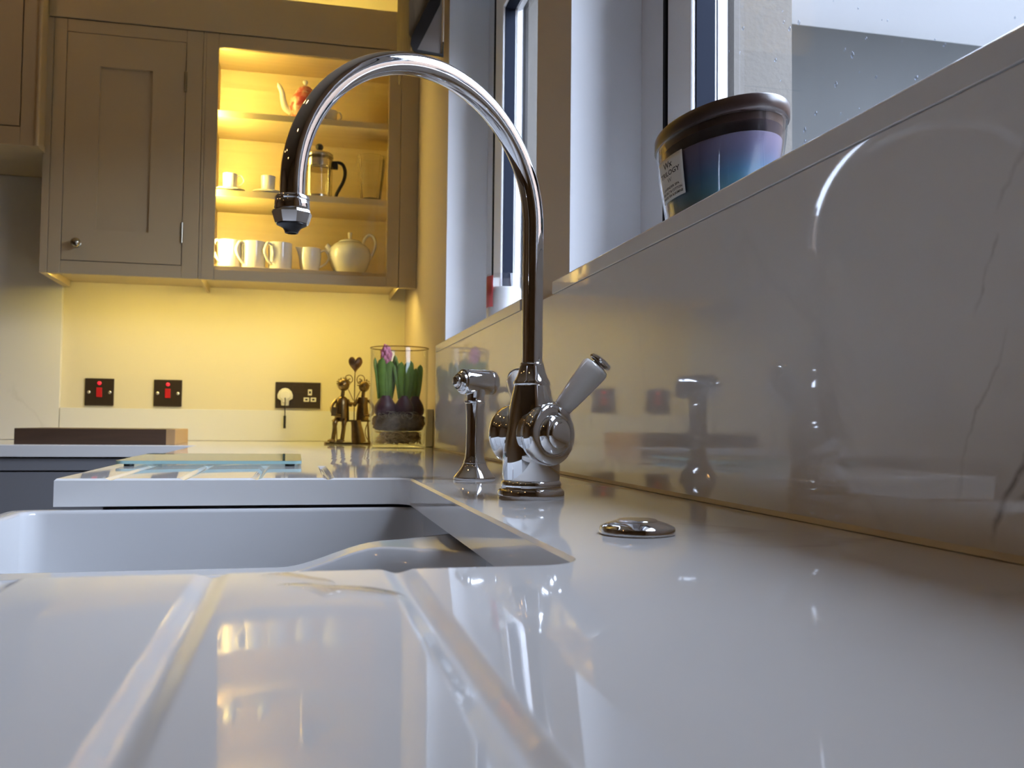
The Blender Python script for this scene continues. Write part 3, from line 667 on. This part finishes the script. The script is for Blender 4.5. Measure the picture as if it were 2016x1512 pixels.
# ------------------------------------------------------------------ crockery in the display cabinet
Z1, Z2, Z3 = .5272, .7632, 1.0052
def hollow(prof_out, th=.003):
    """closed cup profile from an outer profile listed bottom to top"""
    inner = [(max(.0005, r-th), z) for r, z in prof_out[::-1]]; inner = [q for q in inner if q[1] > prof_out[0][1]+th]
    return [(.0001, prof_out[0][1])]+list(prof_out)+inner+[(.0001, prof_out[0][1]+th)]
def handle_path(r0, z0, z1, out, n=20, low=.25):
    """ear-shaped loop leaving the wall near the top and returning lower"""
    pts = [(r0-.002, 0, z1), (r0+out*.55, 0, z1+.006), (r0+out, 0, z1-(z1-z0)*.30), (r0+out*.78, 0, z1-(z1-z0)*.62), (r0+out*.28, 0, z0+(z1-z0)*.12), (r0-.003, 0, z0)]
    return spline(pts, 6)
mug = thing('mug', 'tall white mug at the left end of the bottom shelf, nearest the light', 'mug', (-.2105, 2.985, Z1), PI+.78, 'white mugs on the bottom shelf')
MB().lathe(hollow([(.0335, 0), (.0352, .003), (.0358, .045), (.0362, .091)]), 56).build('cup', 'china', mug)
MB().tube(handle_path(.0355, .020, .080, .026), .0050, 12, flat=.7).build('handle', 'china', mug)
dup(mug, (-.138, 2.985, Z1), 'tall white mug in the middle of the three on the bottom shelf', PI+.62)
dup(mug, (-.0575, 2.985, Z1), 'tall white mug beside the cream jug on the bottom shelf', PI+.72)
jg = thing('cream_jug', 'small white cream jug between the mugs and the teapot', 'jug', (.033, 2.985, Z1))
jv = MB().lathe(hollow([(.0235, 0), (.0265, .004), (.0320, .030), (.0345, .050), (.0338, .066), (.0318, .080)]), 56)
for p in jv.v:
    if p.z > .055 and p.x < 0:
        k = smooth01((p.z-.055)/.025); wv = math.exp(-(p.y/.010)**2); p.x -= k*wv*.014; p.z += k*wv*.004
jv.build('jug_body', 'china', jg)
MB().tube(handle_path(.032, .022, .070, .026), .0045, 12, flat=.7).build('handle', 'china', jg)
tp = thing('teapot', 'large white teapot with loop handle on the bottom shelf', 'teapot', (.156, 2.990, Z1))
MB().lathe(hollow([(.040, 0), (.043, .004), (.056, .025), (.0645, .050), (.0665, .068), (.062, .085), (.050, .0985), (.036, .1055)]), 64).build('pot_body', 'china', tp)
MB().tube(spline([(-.052, 0, .066), (-.062, 0, .080), (-.070, 0, .0905), (-.0735, 0, .0935)], 6), [.016-.0003*i for i in range(19)], 20, flat=.75).build('spout', 'china', tp)
MB().tube(spline([(.040, 0, .098), (.046, 0, .120), (.058, 0, .133), (.072, 0, .130), (.080, 0, .112), (.078, 0, .090), (.068, 0, .066), (.058, 0, .048)], 6), .0064, 14, flat=.7).build('handle', 'china', tp)
ld = MB().lathe([(.0365, .1050), (.0370, .1072), (.032, .1115), (.018, .1155), (.0001, .1170)], 48).build('lid', 'china', tp)
MB().lathe([(.0052, .1150), (.0048, .1200), (.0062, .1290), (.0072, .1350), (.0066, .1385), (.0001, .1392)], 24).build('knob', 'china', ld)

def espresso(x, lab, with_handle_right):
    e = thing('espresso_cup', lab, 'cup', (x, 2.963, Z2+.0075), 0 if with_handle_right else PI*.5, 'espresso cups on the middle shelf')
    MB().lathe(hollow([(.0180, 0), (.0200, .003), (.0210, .025), (.0218, .050)], .0022), 48).build('cup', 'china', e)
    MB().tube(handle_path(.0210, .012, .042, .020), .0028, 10, flat=.7).build('handle', 'china', e)
    s_ = tag(MB().lathe([(.0001, 0), (.026, 0), (.028, .0015), (.046, .0075), (.0465, .0085), (.045, .0085), (.027, .0035), (.020, .0068), (.0001, .0068)], 48).build('saucer', 'china'), None, 'saucer', 'saucers under the espresso cups')
    s_.location = (x, 2.963, Z2); return s_
espresso(-.2115, 'small white espresso cup with visible ring handle on the middle shelf', True)['label'] = 'white saucer under the espresso cup with visible ring handle'
espresso(-.098, 'small white espresso cup just left of the tap spout', False)['label'] = 'white saucer under the espresso cup just left of the tap spout'

cf = thing('cafetiere', 'glass and steel cafetiere with black handle', 'cafetiere', (.056, 2.985, Z2))
MB().lathe(hollow([(.040, .006), (.0415, .010), (.0415, .128), (.0430, .134)], .0022), 48).build('beaker', 'thin_glass', cf)
MB().lathe([(.0425, .102), (.0438, .102), (.0438, .124), (.0425, .124)], 48).build('steel_band', 'steel', cf)
MB().lathe([(.0001, .002), (.043, .002), (.043, .010), (.0412, .010), (.040, .005), (.0001, .005)], 48).build('base_ring', 'steel', cf)
for k in range(4):
    a = PI/4+k*PI/2; MB().box(-.004, .004, .0424, .0436, .004, .104, Matrix.Rotation(a, 4, 'Z')).build('frame_strut', 'steel', cf)
lidc = MB().lathe([(.0440, .134), (.0445, .137), (.0430, .143), (.034, .150), (.018, .155), (.007, .157), (.0001, .157)], 48).build('lid', 'steel', cf)
MB().ball((0, 0, .168), .0125, 12, sz=.9).build('plunger_knob', 'black', lidc)
MB().lathe([(.0001, .095), (.038, .095), (.040, .0965), (.040, .1005), (.0001, .1010)], 40).build('plunger_disc', 'steel', cf)
MB().tube([(0, 0, .10), (0, 0, .157)], .0022, 10).build('plunger_rod', 'steel', cf)
hp = spline([(.043, 0, .118), (.058, 0, .123), (.074, 0, .116), (.081, 0, .092), (.076, 0, .064), (.063, 0, .038), (.055, 0, .020), (.054, 0, .006)], 6)
MB().tube(hp, [.0068]*len(hp), 14, flat=.8).build('handle', 'black', cf)
MB().box(.042, .058, -.007, .007, .100, .126).build('handle_clamp', 'black', cf, bevel=.002)

gt = thing('glass_tumbler', 'fluted clear glass tumbler at the right of the middle shelf', 'glass', (.2185, 2.985, Z2))
gm = MB(); prof = hollow([(.026, 0), (.030, .004), (.034, .040), (.040, .090), (.0425, .128), (.0435, .148)], .003); n = 72; v = []; f = []; k = len(prof)
for i in range(n):
    a = 2*PI*i/n; fl = 1+.035*math.cos(a*12)
    for r, z in prof: v.append((r*math.cos(a)*fl, r*math.sin(a)*fl, z))
for i in range(n):
    j = (i+1) % n
    for q in range(k-1): f.append((i*k+q, j*k+q, j*k+q+1, i*k+q+1))
gm.add(v, f).build('tumbler', mat('tumbler_glass', (.97, .97, .96), .02, trans=1.0, ior=1.45), gt, smooth=60)
MB().lathe([(.0001, .004), (.027, .004), (.029, .012), (.0001, .014)], 40).build('thick_base', mat('tumbler_base_glass', (.95, .95, .94), .02, trans=1.0, ior=1.45), gt)

rp = thing('painted_teapot', 'red and pink painted teapot with curved spout on the top shelf', 'teapot', (.008, 2.985, Z3))
MB().lathe(hollow([(.032, 0), (.034, .004), (.044, .022), (.0485, .045), (.046, .068), (.038, .084), (.030, .090)]), 56).build('pot_body', 'pot_red', rp)
MB().tube(spline([(-.040, 0, .030), (-.058, 0, .042), (-.066, 0, .066), (-.070, 0, .090), (-.080, 0, .112), (-.0845, 0, .1135)], 6), [.0125-.00024*i for i in range(31)], 18).build('spout', M['china'], rp)
MB().tube(spline([(.036, 0, .080), (.055, 0, .092), (.072, 0, .080), (.074, 0, .055), (.060, 0, .030), (.044, 0, .020)], 6), .005, 12).build('handle', 'pot_red', rp)
l2 = MB().lathe([(.031, .089), (.031, .093), (.026, .103), (.016, .113), (.006, .118), (.0001, .119)], 40).build('lid', M['pot_red'], rp)
MB().lathe([(.005, .117), (.004, .122), (.008, .127), (.0085, .132), (.005, .136), (.0001, .137)], 24).build('knob', 'china', l2)
wc = thing('small_cup', 'tiny white cup beside the painted teapot, right of the spout arch', 'cup', (.088, 2.975, Z3))
MB().lathe(hollow([(.0150, 0), (.0170, .003), (.0200, .020), (.0215, .040)], .002), 40).build('cup', 'china', wc)
MB().tube(handle_path(.0200, .010, .034, .014), .0024, 10).build('handle', 'china', wc)

# ------------------------------------------------------------------ bronze figurine of a couple on a bench
fg = thing('couple_figurine', 'bronze wire figurine of a couple on a bench under a heart', 'figurine', (.150, 2.800, 0))
MB().prism(rrect(-.068, .072, -.022, .022, .010), 0, .005, 'z').build('base_plate', 'bronze', fg)
bn = MB(); bn.box(-.046, .066, -.012, .014, .066, .071)
for x in (-.034, .058):
    bn.tube([(x, -.010, .067), (x-.006 if x < 0 else x+.005, -.012, .004)], .0018, 8); bn.tube([(x, .012, .067), (x+.004, .016, .004)], .0018, 8)
bn.tube(spline([(.058, -.01, .066), (.050, -.012, .040), (.055, -.012, .018), (.066, -.012, .006)], 5), .0014, 8)
bn.build('bench', 'bronze', fg)
def figure(x0, skirt):
    o = MB(); z0 = .070
    if skirt:
        o.lathe([(.0190, 0), (.0185, .02), (.0150, .045), (.0165, .060), (.0130, .068), (.0001, .069)], 20, Matrix.Translation((x0, 0, z0)))
        o.lathe([(.0215, 0), (.0200, .020), (.0155, .052), (.0150, .066), (.0001, .066)], 20, Matrix.Translation((x0-.010, -.018, .004)) @ Matrix.Rotation(-.16, 4, 'Y'))
    else:
        o.lathe([(.0215, 0), (.0210, .02), (.0195, .045), (.0170, .062), (.0095, .070), (.0001, .071)], 20, Matrix.Translation((x0, 0, z0)))
        for q in (-.020, .006):
            o.tube(spline([(x0+q+.006, -.004, .070), (x0+q, -.022, .066), (x0+q-.002, -.024, .040), (x0+q-.006, -.022, .008)], 5), [.0075]*8+[.0062]*8, 12)
            o.ball((x0+q-.010, -.028, .010), .0075, 8, sx=1.6, sz=.7)
    o.tube([(x0, 0, z0+.064), (x0+.002, -.002, z0+.086)], .0055, 12)
    body = o.build('seated_figure', 'bronze', fg, smooth=50)
    h = MB(); hz_ = z0+.104 if not skirt else z0+.100; h.ball((x0+.003, -.003, hz_), .0175 if not skirt else .0158, 12, sz=1.05)
    h.ball((x0+.003, -.020, hz_-.001), .0035, 6)
    h.build('head', 'bronze', body, smooth=60)
    cu = MB()
    for a in range(9):
        t_ = -.2+a*.44; cu.tube([(x0+.003+(.017+.003*math.cos(k))*math.cos(t_), -.004+.006*math.sin(k*1.0), hz_+.006+(.014+.003*math.sin(k))*math.sin(t_)) for k in [i*.7 for i in range(9)]], .0011, 6)
    cu.build('wire_hair', 'bronze', body)
    ar = MB()
    s_ = -1 if not skirt else 1
    ar.tube(spline([(x0+s_*.017, -.002, z0+.060), (x0+s_*.030, -.010, z0+.040), (x0+s_*.026, -.024, z0+.018), (x0+s_*.004, -.032, z0+.012)], 5), .0046, 10)
    ar.tube(spline([(x0-s_*.016, -.002, z0+.060), (x0-s_*.024, -.012, z0+.044), (x0-s_*.026, -.022, z0+.050)], 5), .0046, 10)
    ar.build('arms', 'bronze', body)
    return body
figure(-.018, False); figure(.042, True)
acm = MB(); acm.box(-.050, -.036, -.036, -.014, .082, .108, Matrix.Rotation(.0, 4, 'Y')); acm.box(-.033, -.031, -.037, -.013, .081, .112); acm.box(-.029, -.027, -.037, -.013, .081, .114)
acm.build('accordion', 'bronze', fg, bevel=.001)
st = MB(); st.tube([(.018, .004, .070), (.018, .004, .212)], .0015, 8); st.build('heart_stem', 'bronze', fg)
sw_ = MB()
for s_ in (-1, 1):
    pts = [(.018+s_*dx_, .004, z_) for dx_, z_ in ((.003, .128), (.012, .148), (.024, .172), (.0295, .188), (.025, .201), (.014, .2035), (.007, .195), (.0075, .185), (.014, .181), (.0185, .187), (.016, .193), (.0125, .191))]
    sw_.tube(spline(pts, 5), .0013, 7)
sw_.build('scroll_wire', 'bronze', fg)
hp_ = []
for i in range(40):
    t_ = 2*PI*i/40; hp_.append((16*math.sin(t_)**3*.00128, (13*math.cos(t_)-5*math.cos(2*t_)-2*math.cos(3*t_)-math.cos(4*t_))*.00172))
hx_ = MB(); L = [(1, -.001), (.9, -.0035), (.6, -.006), (0.02, -.0075)]; v = []; f = []
for s_, yy in L+[(a, -b) for a, b in L[::-1]]:
    for p in hp_: v.append((.019+p[0]*s_, .004+yy, .2375+p[1]*s_))
for k in range(len(L)*2-1):
    for i in range(40): f.append((k*40+i, k*40+(i+1) % 40, (k+1)*40+(i+1) % 40, (k+1)*40+i))
hx_.add(v, f).build('heart', 'heart', fg, smooth=70)

# ------------------------------------------------------------------ glass vase with hyacinth bulbs
VX, VY, VR = .2545, 2.385, .0735
M['rim'] = clear_glass('vase_rim_glass', (.62, .55, .40), 1.7)
va = thing('glass_vase', 'tall clear cylinder vase holding hyacinth bulbs in the corner', 'vase', (VX, VY, 0))
MB().lathe([(.0001, 0), (VR-.010, 0), (VR-.005, .003), (VR-.004, .010), (VR-.004, .040), (VR, .065), (VR, .252), (VR-.001, .2535), (VR-.0022, .252), (VR-.0022, .066), (VR-.006, .040), (VR-.007, .012), (VR-.012, .008), (.0001, .008)], 72).build('vase_wall', 'vase_glass', va, smooth=50)
rf = MB()
for i in range(300):
    a = random.uniform(0, 2*PI); r = math.sqrt(random.random())*.054; z = random.uniform(.013, .0375)
    p = Vector((r*math.cos(a), r*math.sin(a), z)); d = Vector((random.uniform(-1, 1), random.uniform(-1, 1), random.uniform(-.4, .4))).normalized()*random.uniform(.012, .022)
    q = [p-d, p+Vector((0, 0, .004)), p+d]; q = [Vector((x.x, x.y, min(.0415, max(.0100, x.z)))) for x in q]
    q = [x if math.hypot(x.x, x.y) < .058 else Vector((x.x*.058/math.hypot(x.x, x.y), x.y*.058/math.hypot(x.x, x.y), x.z)) for x in q]
    rf.tube(q, .0012, 5)
MB().tube([(VR*math.cos(2*PI*i/72), VR*math.sin(2*PI*i/72), .2535) for i in range(73)], .0016, 10).build('rim', 'rim', va)
ro = tag(rf.build('raffia_filling', 'raffia'), 'golden raffia shreds in the foot of the glass vase', 'raffia', kind='stuff'); ro.location = (VX, VY, 0)
mm_ = MB(); mp_ = [(.0001, .0440), (.040, .0440)]+[(.0690*math.sin(PI*i/14)**.18, .0645-.0195*math.cos(PI*i/14)) for i in range(1, 14)]+[(.040, .084), (.0001, .084)]
mm_.lathe(mp_, 64)
for p in mm_.v:
    r_ = math.hypot(p.x, p.y); k = 1-.10*random.random()*(r_ > .02); p.x *= k; p.y *= k; p.z = max(.0432, p.z+random.uniform(-.003, .004))
mo = tag(mm_.build('moss_bed', 'moss', smooth=80), 'brown dry moss bed under the hyacinth bulbs', 'moss', kind='stuff'); mo.location = (VX, VY, 0)
th_ = MB()
for i in range(46):
    a = random.uniform(-2.6, -.4); r = random.uniform(.030, .066); c = Vector((r*math.cos(a), r*math.sin(a), .082)); R_ = random.uniform(.006, .013); ph = random.uniform(0, 6); ax = random.uniform(-1, 1)
    q = [c+Vector((R_*math.cos(ph+k*.5)*math.cos(ax), R_*math.cos(ph+k*.5)*math.sin(ax), R_*.8*math.sin(ph+k*.5))) for k in range(8)]
    q = [x if math.hypot(x.x, x.y) < .068 else Vector((x.x*.068/math.hypot(x.x, x.y), x.y*.068/math.hypot(x.x, x.y), x.z)) for x in q]
    th_.tube(q, .0005, 4)
to = MB(); th_.build('moss_threads', 'thread', mo)['kind'] = 'stuff'
def leaf(base, tip, wd, bend, facing):
    base, tip = Vector(base), Vector(tip); ax = tip-base; side = Vector((math.cos(facing), math.sin(facing), 0)); nrm = ax.cross(side).normalized()
    v = []; f = []; n = 14
    for i in range(n+1):
        t_ = i/n; w_ = wd*(.62+.38*math.sin(min(1, t_*1.5)*PI/2))*(1 if t_ < .78 else math.sqrt(max(0, 1-((t_-.78)/.22)**2))*.97+.03)
        c = base+ax*t_+nrm*bend*math.sin(t_*PI)*1.0
        for q in (-1, -.5, 0, .5, 1): v.append(c+side*q*w_+nrm*(w_*.45*q*q))
        for q in (1, .5, 0, -.5, -1): v.append(c+side*q*w_+nrm*(w_*.45*q*q-.0012-.0012*(1-abs(q))))
    for i in range(n):
        for k in range(10): a, b_ = i*10+k, i*10+(k+1) % 10; f.append((a, b_, b_+10, a+10))
    f.append(tuple(range(10))[::-1]); f.append(tuple(n*10+k for k in range(10)))
    return MB().add(v, f)
def hyacinth(dx, dy, s, label, leaves, bud):
    h = thing('hyacinth_bulb', label, 'plant', (VX+dx, VY+dy, .080), group='hyacinth bulbs in the glass vase')
    MB().lathe([(.0001, -.004), (.016*s, -.002), (.0245*s, .008), (.0260*s, .018), (.0235*s, .029), (.0170*s, .040), (.0120*s, .047), (.0105*s, .052), (.0001, .052)], 36).build('bulb', 'bulb', h)
    for (bx, by, tx, ty, tz, wd, bend, fc) in leaves: leaf((bx, by, .044), (tx, ty, tz), wd, bend, fc).build('leaf', 'leaf', h, smooth=60)
    if bud:
        stalk = MB().tube([(0, 0, .05), (0, 0, bud-.030)], .006, 14).build('flower_stalk', 'leaf', h)
        fb = thing('x', None, None); bpy.data.objects.remove(fb)
        core = MB().lathe([(.0001, bud-.042), (.0085, bud-.040), (.0120, bud-.026), (.0110, bud-.010), (.0065, bud), (.0001, bud+.004)], 24).build('flower_spike', 'bud', h)
        for i in range(26):
            a = i*2.4; zz = bud-.040+i*.0016; rr = .0115*math.sin(max(.35, min(1, (i+6)/18))*PI*.5)*(1 if i < 16 else (1-(i-16)/14))
            MB().ball((rr*math.cos(a), rr*math.sin(a), zz), .0044, 6, sz=1.7).build('floret', 'bud', core)
    return h
hyacinth(-.0345, -.010, 1.12, 'hyacinth bulb with a pink flower bud', [
    (-.006, -.006, -.010, -.012, .148, .0125, .004, 0.1), (.008, -.004, .010, -.012, .140, .0115, .004, .1), (-.016, .004, -.028, .004, .148, .0065, -.004, .6), (.013, .004, .023, .004, .156, .0075, .003, -.5), (0, .010, .002, .014, .150, .011, .002, PI)], .176)
hyacinth(.0110, -.020, .98, 'leafy hyacinth bulb in the middle of the vase', [
    (-.006, -.006, -.009, -.010, .138, .0095, .003, .2), (.005, -.006, .006, -.010, .138, .0095, .003, -.2), (-.012, .0, -.026, .002, .130, .0055, -.003, .5), (-.008, .004, -.019, .006, .146, .0040, -.004, .3), (.010, .002, .016, .003, .142, .0080, .003, -.4)], 0)
hyacinth(.0420, .008, .92, 'leafy hyacinth bulb on the window side of the vase', [
    (-.003, -.005, .000, -.008, .124, .0090, .003, .1), (.005, -.002, .012, -.003, .134, .0085, .003, -.2), (-.006, .004, -.008, .007, .120, .0080, .002, 2.8)], 0)

# ------------------------------------------------------------------ candles on the sills
CX, CY, CA, CB = .392, .826, .1015, .0512
lc = thing('oval_candle', 'large oval blue and lilac layered candle in a glass jar with dark lid', 'candle', (CX, CY, ZS))
def oval(prof, n=96):
    """prof: (scale, z) rings of the oval plan"""
    v = []; f = []; k = len(prof)
    for i in range(n):
        a = 2*PI*i/n
        for s_, z in prof: v.append((CB*s_*math.cos(a), CA*s_*math.sin(a), z))
    for i in range(n):
        j = (i+1) % n
        for q in range(k-1): f.append((i*k+q, j*k+q, j*k+q+1, i*k+q+1))
    f.append(tuple(i*k for i in range(n))[::-1]); f.append(tuple(i*k+k-1 for i in range(n)))
    return MB().add(v, f)
jar_s = lambda z: .80+.17*smooth01(z/.085)**.8
def jar_prof(off, z0, z1, n=12): return [(jar_s(z0+(z1-z0)*i/n)+off, z0+(z1-z0)*i/n) for i in range(n+1)]
oval([(.55, 0), (.77, .0005)]+jar_prof(0, .003, .082)+[(.955, .082)]+jar_prof(-.035, .010, .081)[::-1]+[(.5, .008)]).build('glass_jar', 'jar_glass', lc, smooth=50)
wax = height_blend('layered_wax', [(.008, (.20, .25, .24)), (.018, (.075, .20, .24)), (.034, (.055, .135, .22)), (.048, (.105, .115, .19)), (.060, (.15, .13, .205)), (.068, (.17, .155, .215))])
oval([(.5, .0085)]+jar_prof(-.050, .0105, .064)+[(.86, .0655), (.4, .0655)]).build('wax', wax, lc, smooth=50)
oval([(.6, .0815), (.985, .0815), (1.0, .083), (1.0, .0930), (.988, .0945), (.5, .0945)]).build('lid', 'lid', lc, smooth=50)
oval([(.86, .0745), (.905, .0745), (.915, .0812), (.5, .0812)]).build('lid_plug', 'lid', lc, smooth=50)['label'] = 'dark wooden plug of the lid inside the jar'
# paper label on the far end of the jar facing the room
def jar_pt(a, z, off): s_ = jar_s(z)+off; return Vector((CB*s_*math.cos(a), CA*s_*math.sin(a), z))
AL0, AL1 = math.radians(157), math.radians(194)      # angular span of the label (far edge, near edge)
def lab_pt(u, w_, off=.012):  # u 0..1 left to right as read, w_ 0..1 bottom to top
    return jar_pt(AL0+(AL1-AL0)*u, .024+.040*w_, off)
v = []; f = []
for i in range(13):
    for j in range(9): v.append(lab_pt(i/12, j/8, .010))
for i in range(12):
    for j in range(8): a = i*9+j; f.append((a, a+9, a+10, a+1))
lb = MB().add(v, f).build('paper_label', 'label', lc, smooth=60)
lb['label'] = 'cream paper label with black lettering'
sm_ = lb.modifiers.new('thickness', 'SOLIDIFY'); sm_.thickness = .0003; sm_.offset = 0
def lettering(txt, u0, u1, w0, h, mname):
    cu = bpy.data.curves.new('txt', 'FONT'); cu.body = txt; cu.resolution_u = 3; cu.align_x = 'LEFT'; cu.offset = .018
    to_ = bpy.data.objects.new('txt', cu); COL.objects.link(to_)
    dg = bpy.context.evaluated_depsgraph_get(); dg.update(); me = bpy.data.meshes.new_from_object(to_.evaluated_get(dg)); bpy.data.objects.remove(to_)
    xs = [q.co.x for q in me.vertices]; ys = [q.co.y for q in me.vertices]; x0, x1, y1 = min(xs), max(xs), max(max(ys), .6)
    bm = bmesh.new(); bm.from_mesh(me); bmesh.ops.triangulate(bm, faces=bm.faces); bmesh.ops.subdivide_edges(bm, edges=[e for e in bm.edges if e.calc_length() > .3], cuts=2); bm.to_mesh(me); bm.free()
    for q in me.vertices: q.co = lab_pt(u0+(u1-u0)*(q.co.x-x0)/(x1-x0), w0+h*q.co.y/y1, .0155)
    me.materials.append(M[mname]); o = bpy.data.objects.new('printed_lettering', me); COL.objects.link(o); o.parent = lb
lettering('Wx', .30, .66, .76, .15, 'ink'); lettering('TRILOGY', .10, .90, .58, .115, 'ink'); lettering('W', .40, .58, .42, .10, 'ink_grey')
lettering('LAVENDER SPA', .16, .84, .27, .055, 'ink'); lettering('SEA SALT & COTTON', .08, .92, .17, .055, 'ink'); lettering('WHITE TEA & JASMINE', .06, .94, .07, .055, 'ink')

sc2 = thing('small_candle', 'small white candle in a clear tumbler with red label', 'candle', (.395, 1.788, ZS))
R3 = .0352
MB().lathe([(.0001, 0), (R3-.004, 0), (R3-.001, .003), (R3, .010), (R3, .0985), (R3-.0008, .0993), (R3-.0016, .0985), (R3-.0018, .010), (.0001, .008)], 56).build('glass_tumbler', 'jar_glass', sc2, smooth=50)
MB().lathe([(.0001, .0082), (R3-.0024, .0102), (R3-.0024, .070), (R3-.004, .0735), (R3-.010, .0728), (.0001, .0722)], 48).build('wax', 'wax_white', sc2)
v = []; f = []
for i in range(11):
    a = math.radians(148+i*7)
    for z in (.034, .095): v.append(((R3+.0004)*math.cos(a), (R3+.0004)*math.sin(a), z))
for i in range(10): f.append((2*i, 2*i+2, 2*i+3, 2*i+1))
rl = MB().add(v, f).build('paper_label', 'label_red', sc2, smooth=60); rl['label'] = 'red paper label'
q_ = rl.modifiers.new('thickness', 'SOLIDIFY'); q_.thickness = .0003

# ------------------------------------------------------------------ folded fabric blind at the top of the far window
bl = thing('fabric_blind', 'folded patterned fabric blind with black trim hanging by the far window', 'blind', (.30, 2.40, .95))
y0, y1 = 2.205, 2.50
prof = [(.311+.0, 1.32), (.309, 1.10), (.293, 1.06), (.256, .985), (.2535, .975), (.2565, .962), (.262, .9575), (.329, .953)]
def sheet(name, m_, pts, a, b_, th, par):
    v = []; f = []; n = len(pts)
    for (yy, o_) in ((a, 0), (b_, 0), (b_, th), (a, th)):
        for p in pts: v.append((p[0]+o_, yy, p[1]+o_*.4))
    for k in range(4):
        for i in range(n-1): f.append((k*n+i, k*n+i+1, ((k+1) % 4)*n+i+1, ((k+1) % 4)*n+i))
    for i in (0, n-1): f.append(tuple(k*n+i for k in range(4)))
    return MB().add(v, f).build(name, m_, par, world=True, smooth=50)
sheet('patterned_fabric', 'blind', [(.2465, 1.32), (.2468, 1.08), (.2500, .995), (.2535, .975)], y0+.014, y1, .0015, bl)
trim = [(.3150, 1.10), (.2905, 1.05), (.2600, .990), (.2535, .975), (.2560, .962), (.262, .9575), (.3290, .9530)]
tm = MB(); tm.prism([(.338-.020, 1.13), (.2900, 1.075), (.2520, .990), (.2500, .972), (.2560, .957), (.2620, .953), (.3300, .9485), (.3305, .985), (.3270, .985), (.3262, .9545), (.2660, .9590), (.3200, 1.075), (.3270, 1.13)], y0, y0+.006, 'y')
tm.build('black_trim', 'blind_trim', bl, world=True)
MB().prism([(.2660, .9590), (.3262, .9545), (.3265, 1.32), (.315, 1.13), (.3200, 1.075)][::-1], y0+.007, y0+.012, 'y').build('lining', 'blind_lining', bl, world=True)
MB().prism([(.2640, .9600), (.2470, 1.00), (.2470, 1.32), (.326, 1.32), (.3262, .9555)], y0+.0125, y0+.0135, 'y').build('fold_stack', 'blind', bl, world=True)
MB().tube([(.3285, y0-.002, .984), (.3285, y0-.002, 1.36)], .0013, 8).build('pull_cord', 'cord', bl, world=True)
MB().box(.250, XW-.0005, y0, y1, 1.32, 1.37).build('headrail', 'upvc', bl, bevel=.002, world=True)
